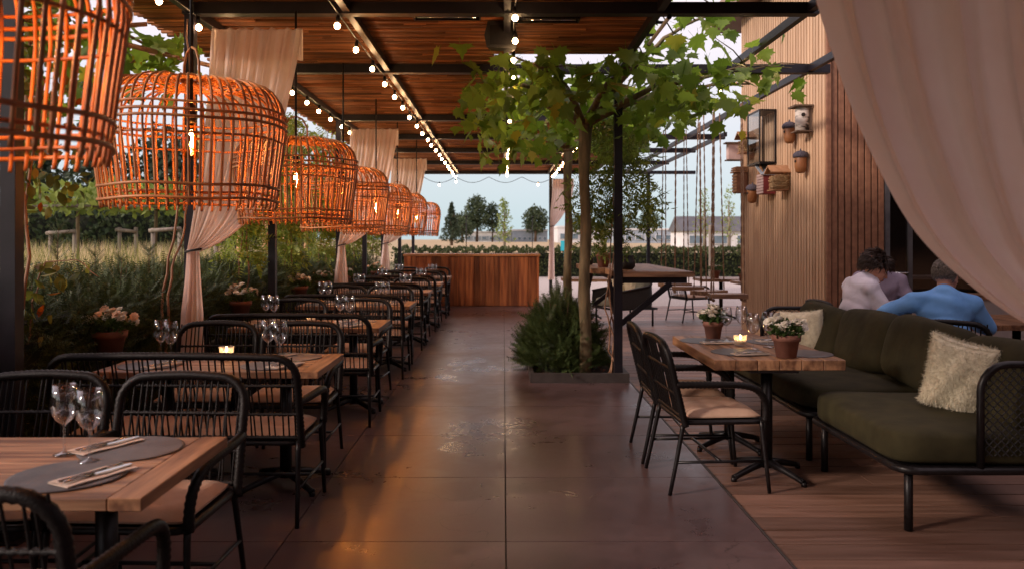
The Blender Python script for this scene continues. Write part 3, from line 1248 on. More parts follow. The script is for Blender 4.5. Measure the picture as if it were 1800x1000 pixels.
def flower_pot(label, nfl, spread, hgt, r=.095, ph=.16, pink=.3, seed=1, name='potted_flowers'):
    q = random.Random(seed)
    t = thing(name, label, 'flower pot', (0, 0, 0))
    obj('pot', MB().lathe([(0, 0), (r * .70, 0), (r * .90, ph * .72), (r * 1.0, ph * .72), (r * 1.06, ph), (r * .95, ph), (r * .9, ph * .9), (0, ph * .88)], 24), 'terracotta', t)
    obj('soil', MB().lathe([(r * .91, ph * .885), (r * .5, ph * .92), (0, ph * .93)], 16), 'soil', t)
    n = 240
    pos = np.zeros((n, 3))
    a = nr.uniform(0, 2 * PI, n)
    rr = np.sqrt(nr.uniform(0, 1, n)) * spread * .85
    pos[:, 0], pos[:, 1] = rr * np.cos(a), rr * np.sin(a)
    pos[:, 2] = ph * .95 + nr.uniform(0, 1, n) * hgt * (1 - .5 * rr / spread)
    dirs = np.stack([np.cos(a), np.sin(a), nr.uniform(-.2, 1.0, n)], 1) + nr.normal(0, .4, (n, 3))
    T, F = t_quadleaf()
    lv = scatter('leaves', T, F, pos, dirs, nr.uniform(.025, .045, n), 'flower_leaf', t)
    lv['kind'] = 'stuff'
    stm = MB()
    fm = MB()
    T = []
    for k in range(2):                                   # two whorls of petals
        m = 9 - 2 * k
        for j in range(m):
            a0 = 2 * PI * (j + .5 * k) / m
            rr_, zz = (.021, .002) if k == 0 else (.013, .009)
            d, s_ = Vector((math.cos(a0), math.sin(a0), 0)), Vector((-math.sin(a0), math.cos(a0), 0))
            c0 = d * .002 + Vector((0, 0, zz * .4))
            fm.add([c0, d * rr_ * .7 + s_ * .0075 + Vector((0, 0, zz + .005)), d * rr_ + Vector((0, 0, zz + .004)), d * rr_ * .7 - s_ * .0075 + Vector((0, 0, zz + .005))], [(0, 1, 2, 3)], True)
    fm.ball((0, 0, .007), .0085, 8, 5, (1, 1, .7))
    fme = fm.mesh('flower')
    fm2 = fme.copy()
    fm2.materials.append(M('petal_pink'))
    for i in range(nfl):
        a = q.uniform(0, 2 * PI)
        rr_ = math.sqrt(q.uniform(0, 1)) * spread
        p = (rr_ * math.cos(a), rr_ * math.sin(a), ph + hgt * q.uniform(.55, 1.1) * (1 - .45 * (rr_ / spread) ** 2))
        sc = q.uniform(1.15, 1.75)
        link('flower', fm2 if q.random() < pink else fme, 'petal', t, p, (math.sin(a) * -.8 * rr_ / spread + q.uniform(-.5, .5) - .35, math.cos(a) * .8 * rr_ / spread + q.uniform(-.3, .3), q.uniform(0, 6)), (sc,) * 3)
        stm.tube([(p[0] * .3, p[1] * .3, ph * .9), (p[0] * .75, p[1] * .75, ph + (p[2] - ph) * .55), p], .0022, 4)
    obj('stems', stm, 'flower_leaf', t)['kind'] = 'stuff'
    return t


ZT = .7505
PAIR, MATG, NAPG, CANG, POTG = 'wine glasses on the aisle tables', 'round placemats on the aisle tables', 'napkins on the aisle tables', 'candles on the aisle tables', 'flower pots by the aisle tables'
for k, yc in enumerate(YC):
    tn = f'{ORD[k]} aisle table'
    for side, xc in (('hedge end', -2.07), ('aisle end', -1.40)):
        if k == 0 and side == 'hedge end':
            continue
        gx = xc - (.13 if k == 0 else .07)
        wine_glass(gx, yc + .105, ZT, f'wine glass at {side} of the {tn}, slightly further back', PAIR)
        wine_glass(gx + (.135 if k == 0 else .10), yc + .015, ZT, f'wine glass at {side} of the {tn}, slightly nearer us', PAIR)
    if k > 4:
        continue
    for side, xc in (('hedge end', -2.05), ('aisle end', -1.33)):
        for dep, dy, s in (('far', .18, 1), ('near', -.14, -1)):
            placemat(xc - (.0 if s > 0 else .05), yc + dy, ZT, f'grey round placemat on {dep} side of {tn} at {side}', MATG)
            if k <= 3:
                zz = ZT + .0042
                napkin(xc + (-.10 if s > 0 else .04), yc + dy + .02 * s, zz, R(rnd.uniform(-14, 2)) - R(24), f'folded beige napkin with cutlery on {dep} side of {tn} at {side}', NAPG)
    if k > 0:
        candle(-1.735, yc + .12, ZT, f'lit candle in ribbed glass in the middle of the {tn}', CANG)

# pots of small roses on stands beside the tables, against the hedge
psm = MB().tube([(0, 0, .02), (0, 0, .73)], .02, 10).lathe([(0, 0), (.13, 0), (.13, .012), (.03, .022)], 20).lathe([(0, .728), (.115, .728), (.115, .744), (0, .744)], 20).mesh('plant_stand')
for k, (x, y) in enumerate(((-2.58, 5.22), (-2.56, 7.75), (-2.60, 10.15), (-2.60, 11.45), (-2.60, 13.0), (-2.40, 15.0))):
    o = link('plant_stand', psm, 'black_metal', None, (x, y, 0))
    tag(o, f'slim black stand under the {ORD[k]} flower pot along the hedge', 'plant stand', 'plant stands along the hedge')
    p = flower_pot(f'terracotta pot of cream and peach blooms, {ORD[k]} from the front along the hedge', 38 if k < 2 else 24, .16, .14, .105, .155, .2, 20 + k)
    p.location = (x, y, .745)
    p['group'] = POTG

# right-hand table
RG, NG = 'wine glasses on the sofa table', 'napkins on the sofa table'
for i, (x, y, lab) in enumerate(((1.655, 5.92, 'wine glass beside the small pot at far end of sofa table'), (1.80, 6.02, 'wine glass at the far edge of the sofa table, before the wall'), (1.70, 5.42, 'wine glass just beside the candle on the sofa table'), (1.835, 5.52, 'wine glass between candle and large flower pot on sofa table'))):
    wine_glass(x, y, ZT, lab, RG)
for i, (x, y, lab) in enumerate(((1.475, 5.86, 'round grey placemat on the sofa table before the further armchair'), (1.555, 5.28, 'round grey placemat on the sofa table before the nearer armchair'), (1.975, 5.22, 'round grey placemat on the sofa side, beside large flower pot'), (1.95, 5.80, 'round grey placemat on the sofa side at the far end'))):
    placemat(x, y, ZT, lab, 'placemats on the sofa table')
napkin(1.54, 5.72, ZT + .0042, R(-82), 'folded beige napkin on placemat before the further armchair', NG)
napkin(1.60, 5.16, ZT + .0042, R(-78), 'folded beige napkin on placemat before the nearer armchair', NG)
napkin(1.97, 5.82, ZT + .0042, R(-78), 'folded beige napkin on the sofa side at the far table end', NG)
candle(1.665, 5.60, ZT, 'lit candle in ribbed glass in the middle of the sofa table', 'candles on the sofa table')
p = flower_pot('large terracotta pot of white daisies at near end of the sofa table', 24, .115, .11, .088, .145, .0, 51)
p.location = (1.80, 5.07, ZT)
p = flower_pot('terracotta pot of white daisies at the far end of the sofa table', 26, .10, .11, .075, .13, .0, 52)
p.location = (1.585, 6.02, ZT)

# ------------------------------------------------------------------ rattan pendant lamps
def rib_profile(r0, r1, r2, h):
    """outer bow of the cage from the bottom hoop up and over to the crown ring"""
    pts = [(r0 - .004, -.018), (r0, 0), (r0 + (r1 - r0) * .45, h * .28), (r1, h * .58), (r1 * .995, h * .70)]
    zc = h * .70
    for i in range(1, 7):
        a = PI / 2 * i / 6
        e = .8
        pts.append((r2 + (r1 * .995 - r2) * math.cos(a) ** e if i < 6 else r2, zc + (h - zc) * math.sin(a) ** .9))
    return pts


def hoop(r, z, t=.0085, n=44):
    return MB().tube([(r * math.cos(2 * PI * i / n), r * math.sin(2 * PI * i / n), z + .004 * math.sin(5 * 2 * PI * i / n)) for i in range(n)], t, 6, closed=True)


def pendant(label, x, y, z, h, r1, nrib=56):
    t = thing('rattan_pendant_lamp', label, 'pendant lamp', (x, y, z), rnd.uniform(0, 6), 'rattan basket pendant lamps over the aisle tables')
    r1 *= .945
    h *= .90
    r0, r2 = r1 * .90, r1 * .56
    prof = rib_profile(r0, r1, r2, h)
    me = MB().tube([(p[0], 0, p[1]) for p in prof], .0064, 6, sx=1.0).mesh('rib')
    for i in range(nrib):
        link('rib', me, 'rattan', t, (0, 0, rnd.uniform(-.008, .008)), (R(rnd.uniform(-.6, .6)), 0, 2 * PI * (i + rnd.uniform(-.13, .13)) / nrib))
    for (r, zz, th) in ((r0 + .011, h * .03, .0075), (r0 + .014, h * .135, .0075), (r0 - .010, h * .075, .006), (r1 + .007, h * .635, .0075), (r1 + .008, h * .685, .0075), (r1 + .006, h * .745, .006), (r1 - .012, h * .52, .006)):
        obj('hoop', hoop(r, zz, th), 'rattan', t)
    # woven crown: rings and short spokes
    cr_ = MB()
    for q in range(7):
        rr = r2 * (1.0 - q * .135)
        n = 30
        cr_.tube([(rr * math.cos(2 * PI * i / n), rr * math.sin(2 * PI * i / n), h + .004 * (-1) ** i + .004 * q) for i in range(n)], .006, 5, closed=True)
    for i in range(20):
        a = 2 * PI * i / 20
        cr_.tube([(r2 * 1.02 * math.cos(a), r2 * 1.02 * math.sin(a), h), (r2 * .1 * math.cos(a), r2 * .1 * math.sin(a), h + .03)], .005, 5)
    obj('crown_weave', cr_, 'rattan', t)
    obj('handle_loop', MB().tube([(-.09, 0, h), (-.085, 0, h + .11), (-.05, 0, h + .17), (0, 0, h + .19), (.05, 0, h + .17), (.085, 0, h + .11), (.09, 0, h)], .007, 6), 'rattan', t)
    obj('rod', MB().tube([(0, 0, h * .80), (0, 0, 3.252 - z)], .009, 8), 'black_metal', t)
    sk = obj('socket', MB().lathe([(0, h * .80 + .02), (.02, h * .80 + .02), (.024, h * .74), (.022, h * .68), (0, h * .68)], 14), 'black_metal', t)
    b = obj('bulb', MB().lathe([(.016, h * .69), (.02, h * .655), (.045, h * .58), (.055, h * .50), (.05, h * .43), (.03, h * .385), (0, h * .375)], 18), 'amber_glass', t)
    fl = MB()
    for q in range(3):
        a = q * PI / 1.5
        fl.tube([(.006 * math.cos(a), .006 * math.sin(a), h * .60), (.012 * math.cos(a), .012 * math.sin(a), h * .55), (.007 * math.cos(a + .6), .007 * math.sin(a + .6), h * .49)], .0018, 5)
    obj('filament', fl, 'filament', b)
    return t


LAMPS = [(-1.43, 1.98, 1.72, .68, .475), (-1.575, 4.02, 1.672, .672, .485), (-1.60, 6.14, 1.632, .69, .49), (-1.60, 7.95, 1.59, .675, .475), (-1.60, 10.0, 1.575, .67, .475), (-1.60, 12.0, 1.57, .67, .475), (-1.55, 14.2, 1.565, .64, .45)]
LD = ['cropped by the top left corner', 'the largest one seen whole, before the cream curtain', 'just behind the largest one', 'fourth from the front', 'fifth from the front', 'sixth from the front', 'smallest and furthest in the row']
for (x, y, z, h, r), d in zip(LAMPS, LD):
    pendant(f'glowing orange rattan basket lamp, {d}', x, y, z, h, r)

# ------------------------------------------------------------------ festoon lights
bulb_me = MB().ball((0, 0, -.085), .023, 12, 8, (1, 1, 1.08)).mesh('bulb')
sock_me = MB().lathe([(0, .0), (.014, 0), (.017, -.03), (.016, -.058), (0, -.058)], 10).mesh('socket')


def festoon(label, pts, cable):
    t = thing('string_lights', label, 'string lights', (0, 0, 0), 0, 'festoon light strings')
    obj('cable', cable, 'black_metal', t)
    for p in pts:
        b = link('bulb', bulb_me, 'bulb_glow', t, p, (R(rnd.uniform(-6, 6)), R(rnd.uniform(-6, 6)), 0))
        link('socket', sock_me, 'black_metal', b)
    return t


def straight_string(label, x, y0, y1, step, z=3.235):
    pts, path = [], []
    y = y0
    while y < y1:
        pts.append((x + rnd.uniform(-.012, .012), y, z - .004))
        y += step * rnd.uniform(.94, 1.06)
    for i in range(int((y1 - y0) / (step / 4)) + 2):
        yy = y0 - .1 + i * step / 4
        path.append((x + .004 * math.sin(i), yy, z + .004 * math.sin(i * 1.3)))
    return festoon(label, pts, MB().tube(path, .006, 5))


straight_string('string of round warm bulbs along the rafter above the rattan lamps', -1.275, 4.56, 21.5, .80)
straight_string('string of round warm bulbs along the outer rafter over the hedge posts', -2.385, 4.15, 21.5, .68)
straight_string('string of round warm bulbs down the middle of the aisle roof', .085, 4.42, 21.5, .74)
straight_string('string of round warm bulbs behind the plane trees on the roof edge', 1.315, 12.2, 21.5, .74)
straight_string('two warm bulbs hanging from the open beam near timber wall', 2.40, 8.1, 9.3, .8)
sw = []
for i in range(61):
    x = -2.2 + 3.5 * i / 60
    sw.append((x, 21.75, 3.19 - .16 * math.sin(PI * ((x + 2.2) % .9) / .9)))
festoon('sagging string of bulbs along the far end beam', [(-1.75, 21.75, 3.05), (-1.3, 21.75, 3.14), (.95, 21.75, 3.06)], MB().tube(sw, .007, 5))

# ------------------------------------------------------------------ loudspeakers, heaters, tube lamp under the roof
for (x, y, lab) in ((-.015, 6.9, 'black loudspeaker box hung under the roof beside the middle lights'), (-.03, 11.7, 'black loudspeaker under the roof beneath the plane tree leaves'), (-.02, 20.2, 'small black loudspeaker hung at the far end of the roof')):
    t = thing('loudspeaker', lab, 'speaker', (x, y, 3.24), R(0), 'loudspeakers under the roof')
    prof = [(-.13, -.10), (.12, -.12), (.14, -.02), (.10, .12), (-.12, .12), (-.15, 0)]
    mb = MB()
    n = len(prof)
    mb.add([(p[0], -.09, p[1]) for p in prof] + [(p[0] * .8, .09, p[1] * .85) for p in prof], [tuple(range(n)), tuple(range(2 * n - 1, n - 1, -1))] + [(i, n + i, n + (i + 1) % n, (i + 1) % n) for i in range(n)])
    obj('cabinet', mb, 'speaker', t)
    obj('grille', MB().box((0, -.094, 0), (.2, .006, .17)), 'black_metal', t)
    obj('bracket', MB().tube([(-.11, 0, .1), (-.11, 0, .13), (.09, 0, .13), (.09, 0, .1)], .01, 6).box((0, 0, .145), (.06, .06, .03)), 'black_metal', t)
for (x, y, lab) in ((-.47, 6.62, 'slim black patio heater with bright reflector under the slatted roof'), (.36, 6.7, 'slim black patio heater beside the loudspeaker under the roof')):
    t = thing('patio_heater', lab, 'heater', (x, y, 3.36), 0, 'patio heaters under the roof')
    obj('housing', MB().box((0, 0, .02), (.56, .13, .03)).box((0, -.062, -.01), (.56, .012, .04)).box((0, .062, -.01), (.56, .012, .04)).box((-.274, 0, -.01), (.012, .12, .04)).box((.274, 0, -.01), (.012, .12, .04)), 'black_metal', t)
    obj('reflector', MB().box((-.12, 0, -.003), (.27, .10, .006)).box((.16, 0, -.003), (.2, .10, .006)), 'reflector', t)
    obj('tube', MB().tube([(-.25, 0, -.02), (.25, 0, -.02)], .008, 8), 'chrome', t)
t = thing('tube_lamp', 'unlit white tube lamp fixed beside the roof edge rafter', 'lamp', (1.295, 6.65, 3.23))
obj('tube', MB().tube([(0, -.42, 0), (0, .42, 0)], .016, 10), 'white_wall', t)
obj('end_cap', MB().tube([(0, -.44, 0), (0, -.42, 0)], .019, 10).tube([(0, .42, 0), (0, .44, 0)], .019, 10), 'black_metal', t)
obj('clip', MB().box((-.03, -.2, .02), (.06, .02, .02)).box((-.03, .2, .02), (.06, .02, .02)), 'black_metal', t)


# ------------------------------------------------------------------ curtains
def path_at(pts, s):
    s = max(0, min(1, s)) * (len(pts) - 1)
    i = min(int(s), len(pts) - 2)
    t = s - i
    p0, p1, p2, p3 = pts[max(i - 1, 0)], pts[i], pts[i + 1], pts[min(i + 2, len(pts) - 1)]
    return tuple(.5 * (2 * b + (c - a) * t + (2 * a - 5 * b + 4 * c - d) * t * t + (3 * b - a - 3 * c + d) * t ** 3) for a, b, c, d in zip(p0, p1, p2, p3))


def curtain(label, loc, Lp, Rp, tie, low, nf, amp, mirror=1, nu=90, nv=46, group='cream curtains tied to the pergola posts', band=.28):
    """Lp, Rp: edge paths from rail to tie (x, z); low: (half width, z bottom) under the tie"""
    t = thing('curtain', label, 'curtain', loc, 0, group)
    ph = rnd.uniform(0, 6)
    P = []
    for i in range(nu + 1):
        u = i / nu
        row = []
        for j in range(nv + 1):
            s = j / nv
            a, b_ = path_at(Lp, s), path_at(Rp, s)
            uu = u + .012 * math.sin(2 * PI * nf * .5 * u + 3 * s)
            x, z = a[0] + (b_[0] - a[0]) * uu, a[1] + (b_[1] - a[1]) * u
            A = amp * (1 - .35 * s) * (.55 + .45 * math.sin(u * 9 + ph) ** 2)
            y = A * math.sin(2 * PI * nf * u + ph + .6 * math.sin(3 * s + ph)) + .35 * A * math.sin(2 * PI * nf * 2.3 * u + 4 * s)
            y -= .10 * math.sin(PI * s) * u
            wgt = 1 - max(0, (s - .9) / .1) * .5
            row.append((mirror * x, y * wgt, z))
        P.append(row)
    mb = MB().grid(P)
    # below the tie
    P = []
    hw, zb = low
    for i in range(nu + 1):
        u = i / nu
        row = []
        a0 = path_at(Lp, 1)
        b0 = path_at(Rp, 1)
        for j in range(25):
            s = j / 24
            x0 = a0[0] + (b0[0] - a0[0]) * u
            z0 = a0[1] + (b0[1] - a0[1]) * u
            xc = (a0[0] + b0[0]) / 2 - .02 * s
            x1 = xc + (u - .5) * 2 * hw * (.55 + .45 * s)
            e = min(1, s * 3)
            x = x0 + (x1 - x0) * e
            z = z0 + (zb - z0) * s
            y = (.03 + .035 * s) * math.sin(2 * PI * 4.5 * u + ph) * (.6 + .4 * math.sin(7 * u))
            row.append((mirror * x, y, z))
        P.append(row)
    mb.grid(P)
    obj('fabric', mb, 'curtain', t)
    # folded heading over the rail
    P = []
    a, b_ = Lp[0], Rp[0]
    for i in range(nu + 1):
        u = i / nu
        x = a[0] + (b_[0] - a[0]) * u
        y = amp * .55 * math.sin(2 * PI * nf * u + ph) - .006
        P.append([(mirror * x, y + .03, b_[1] - band * .8), (mirror * x, y + .028, b_[1] + .002), (mirror * x, y + .012, b_[1] + .016 + .006 * math.sin(40 * u)), (mirror * x, y - .004, b_[1] + .002)])
    obj('heading', MB().grid(P), 'curtain', t)
    tx, tz, tr = tie
    n = 24
    obj('tieback', MB().tube([(mirror * (tx + tr * math.cos(2 * PI * i / n)), tr * .75 * math.sin(2 * PI * i / n), tz + .012 * math.cos(2 * PI * i / n)) for i in range(n)], .009, 6, closed=True), 'rope_dark', t)
    return t


LPa = [(.20, 1.72 + 1.38), (.16, 2.6), (.11, 2.1), (.05, 1.65), (.015, 1.42)]
RPa = [(.90, 3.10), (.86, 2.78), (.78, 2.36), (.70, 1.96), (.54, 1.67), (.32, 1.49), (.115, 1.40)]
for k, (y, lab) in enumerate(((6.13, 'cream curtain tied to second post, behind the largest rattan lamp'), (11.74, 'cream curtain gathered at a post beyond the third rattan lamp'), (16.09, 'cream curtain gathered at the furthest hedge post before the bar'))):
    curtain(lab, (PX, y, 0), LPa, RPa, (.065, 1.41, .062), (.125, .03 if k == 0 else .3), 11, .026)
curtain('cream curtain tied to the thin back post behind the plane trunks', (1.28, 21.5, 0), [(.05, 3.1), (.02, 2.6), (-.02, 2.2), (-.02, 1.85)], [(.62, 3.1), (.55, 2.6), (.30, 2.1), (.08, 1.83)], (.03, 1.84, .07), (.09, .4), 8, .03)
curtain('large blurred cream curtain sweeping across the upper right corner', (0, 2.4, 0),
        [(.70, 3.17), (.86, 2.5), (.938, 2.22), (1.003, 2.014), (1.089, 1.79), (1.226, 1.534), (1.397, 1.363), (1.60, 1.225), (1.90, 1.07)],
        [(2.25, 3.17), (2.20, 2.6), (2.15, 2.2), (2.12, 1.9), (2.10, 1.7), (2.08, 1.5), (2.06, 1.35), (2.05, 1.2), (2.02, 1.05)],
        (1.96, 1.06, .075), (.14, .05), 7.5, .055, group=None, nu=120, nv=60)

# ------------------------------------------------------------------ olive lounge sofa
def spow(v, e):
    return math.copysign(abs(v) ** e, v)


def cushion_block(mb, c, s, e=.32, rot=None, n=30, m=16, wob=.008, seed=0):
    """superellipsoid with a little unevenness"""
    vs, fs = [], []
    for i in range(m + 1):
        ph = -PI / 2 + PI * i / m
        for j in range(n):
            a = 2 * PI * j / n
            x = spow(math.cos(ph), e) * spow(math.cos(a), e) * s[0] / 2
            y = spow(math.cos(ph), e) * spow(math.sin(a), e) * s[1] / 2
            z = spow(math.sin(ph), e * 1.25) * s[2] / 2
            k = wob * math.sin(7 * x + 5 * z + seed) * math.cos(6 * y + seed * 2 + 4 * z)
            p = Vector((x + k, y + k * .5, z + k))
            if rot is not None:
                p = rot @ p
            vs.append(p + Vector(c))
    for i in range(m):
        for j in range(n):
            fs.append((i * n + j, i * n + (j + 1) % n, (i + 1) * n + (j + 1) % n, (i + 1) * n + j))
    return mb.add(vs, fs, True)


def end_panel(parent, y, x0, x1, zt):
    pts = [(x0, y, .34), (x0, y, zt - .14)] + [(x0 + .14 - .14 * math.cos(a), y, zt - .14 + .14 * math.sin(a)) for a in [PI / 2 * i / 6 for i in range(1, 7)]] + [(x1 - .08, y, zt), (x1, y, zt - .05), (x1, y, .34)]
    obj('arm_frame', MB().tube(pts, .019, 10), 'black_metal', parent)
    mb = MB()
    st_ = .042
    W, H = x1 - x0 - .03, zt - .42
    k = -H
    while k < W:
        for sgn in (1, -1):
            a = max(0, k)
            b = min(W, k + H)
            if b - a > .01:
                za, zb = (a - k), (b - k)
                if sgn < 0:
                    za, zb = H - za, H - zb
                mb.tube([(x0 + .015 + a, y + .004 * sgn, .40 + za), (x0 + .015 + b, y + .004 * sgn, .40 + zb)], .0038, 4, caps=False)
        k += st_
    obj('rope_mesh', mb, 'rope_dark', parent)['kind'] = 'stuff'


sf = thing('lounge_sofa', 'long olive green cushioned sofa on black tube frame along the deck', 'sofa', (2.02, 4.02, 0))
LY = 3.62
for (a, b_) in ((.02, 1.22), (1.30, LY)):
    q = .10
    ring = []
    for (cx, cy, a0) in ((.95 - q, b_ - q, 0), (q, b_ - q, PI / 2), (q, a + q, PI), (.95 - q, a + q, 1.5 * PI)):
        for i in range(6):
            t = a0 + PI / 2 * i / 5
            ring.append((cx + q * math.cos(t), cy + q * math.sin(t), .325))
    obj('base_frame', MB().tube(ring, .022, 8, closed=True), 'black_metal', sf)
    obj('platform', MB().span((.03, a + .03, .318), (.93, b_ - .03, .342)), 'black_metal', sf)
    mb = cushion_block(MB(), (.45, (a + b_) / 2, .425), (.93, b_ - a - .02, .185), .26, n=44, m=18, wob=.006, seed=a)
    obj('seat_cushion', mb, 'olive', sf)
for (x, y) in ((.07, .09), (.06, 1.14), (.06, 1.40), (.06, 3.52), (.9, .09), (.9, 1.2), (.9, 2.4), (.9, 3.52)):
    obj('leg', MB().tube([(x, y, .325), (x, y, 0)], .022, 10), 'black_metal', sf)
for k, (y, wd, tz, ry) in enumerate(((.42, .80, .0, 0), (1.27, .86, .03, 2), (2.13, .86, .01, -2), (2.98, .84, -.01, 3))):
    rot = Euler((R(ry * .6), R(14), R(ry))).to_matrix()
    mb = cushion_block(MB(), (.80, y, .70 + tz), (.24, wd, .48), .42, rot, 34, 18, .012, 3.1 * k)
    obj('back_cushion', mb, 'olive', sf)
end_panel(sf, .02, .40, 1.02, .865)
end_panel(sf, LY, .46, 1.02, .84)
mb = MB().tube([(1.02, .02, .80), (1.02, LY, .78)], .018, 8)
obj('back_rail', mb, 'black_metal', sf)
mb = MB()
y = .08
while y < LY - .05:
    mb.tube([(1.02, y, .34), (1.02, y, .80)], .005, 4, caps=False)
    y += .045
obj('back_ropes', mb, 'rope_dark', sf)['kind'] = 'stuff'


def fur_pillow(label, loc, size, rot, n=16000):
    t = thing('fur_pillow', label, 'pillow', loc)
    rm = Euler(rot).to_matrix()
    # square scatter cushion: full in the middle, thin and pinched at the four corners
    mb = MB()
    g_ = 26
    for sg in (1, -1):
        P = []
        for i in range(g_ + 1):
            row = []
            for j in range(g_ + 1):
                u, v = -1 + 2 * i / g_, -1 + 2 * j / g_
                e = max(0, (1 - u * u) * (1 - v * v)) ** .42
                y = u * size[1] / 2 * (1 - .10 * (1 - v * v))
                z = v * size[2] / 2 * (1 - .10 * (1 - u * u))
                x = sg * size[0] / 2 * e * (1 + .08 * math.sin(7 * u + 4 * v))
                row.append(rm @ Vector((x, y, z)))
            P.append(row)
        mb.grid(P if sg < 0 else [r[::-1] for r in P])
    body = obj('body', mb, 'fur', t)
    me = body.data
    F = len(me.polygons)
    idx = nr.integers(0, F, n)
    ar = np.array([p.area for p in me.polygons])
    idx = nr.choice(F, n, p=ar / ar.sum())
    C = np.array([me.polygons[i].center for i in idx])
    N = np.array([me.polygons[i].normal for i in idx])
    N = N * np.where(np.sum(N * C, axis=1) < 0, -1, 1)[:, None]
    clump = np.stack([np.sin(C[:, 1] * 23 + 3 * np.sin(C[:, 2] * 19)), np.sin(C[:, 2] * 21 + 3 * np.sin(C[:, 1] * 17)), -.5 + np.sin(C[:, 1] * 19 + C[:, 2] * 27)], 1)
    D = N * .75 + .12 * clump + nr.normal(0, .75, (n, 3)) + np.array([0, 0, -.2])
    T, TF = tris([(-.045, 0, 0), (.045, 0, 0), (.03, .55, .14), (-.03, .55, .14), (0, 1, .45)], [(0, 1, 2), (0, 2, 3), (3, 2, 4)])
    f = scatter('fur', T, TF, C + nr.normal(0, .004, (n, 3)), D, nr.uniform(.014, .028, n), 'fur', t)
    f['kind'] = 'stuff'
    return t


fur_pillow('big shaggy cream fur pillow at near end of the olive sofa', (2.60, 4.56, .715), (.20, .345, .46), (R(14), R(-14), R(46)))
fur_pillow('cream fur pillow at far end of the olive sofa, behind the flower pot', (2.62, 6.95, .69), (.16, .40, .40), (R(-6), R(-14), R(50)), 5000)


# ------------------------------------------------------------------ people
def capsule(mb, a, b, r1, r2, n=12):
    a, b = Vector(a), Vector(b)
    mb.tube([a, a.lerp(b, .5), b], [r1, (r1 + r2) / 2, r2], n)
    mb.ball(a, r1, n, 8)
    mb.ball(b, r2, n, 8)
    return mb


def fuse(mb, voxel, name, smooth=6):
    """one continuous skin over overlapping volumes"""
    me = mb.mesh(name)
    tmp = bpy.data.objects.new(name, me)
    COL.objects.link(tmp)
    m = tmp.modifiers.new('remesh', 'REMESH')
    m.mode = 'VOXEL'
    m.voxel_size = voxel
    m.use_smooth_shade = True
    s = tmp.modifiers.new('smooth', 'SMOOTH')
    s.factor = .5
    s.iterations = smooth
    dg = bpy.context.evaluated_depsgraph_get()
    out = bpy.data.meshes.new_from_object(tmp.evaluated_get(dg))
    out.name = name
    bpy.data.objects.remove(tmp)
    bpy.data.meshes.remove(me)
    out.polygons.foreach_set('use_smooth', np.ones(len(out.polygons), dtype=bool))
    return out


def arm_chain(mb, sh, el, wr, k=1.0, sleeve=None):
    capsule(mb, sh, el, .052 * k, .043 * k)
    capsule(mb, el, wr, .041 * k, .027 * k)


def hand(mb, wr, d, up, side):
    """palm and five bent fingers from wrist wr along d; up = back of hand; side = thumb side"""
    d, up, side = Vector(d).normalized(), Vector(up).normalized(), Vector(side).normalized()
    wr = Vector(wr)
    for q in (-.022, -.008, .008, .022):
        capsule(mb, wr + side * q * .6, wr + d * .085 + side * q, .015, .012, 8)
    for q, L in zip((.030, .010, -.010, -.028), (.070, .078, .072, .056)):
        b = wr + d * .088 + side * q
        m_ = b + d * L * .5 - up * .006
        e = m_ + d * L * .42 - up * .022
        capsule(mb, b, m_, .0092, .0085, 8)
        capsule(mb, m_, e, .0085, .0072, 8)
    b = wr + d * .03 + side * .026
    m_ = b + d * .03 + side * .026 - up * .01
    capsule(mb, b, m_, .012, .010, 8)
    capsule(mb, m_, m_ + d * .032 + side * .004 - up * .012, .010, .008, 8)


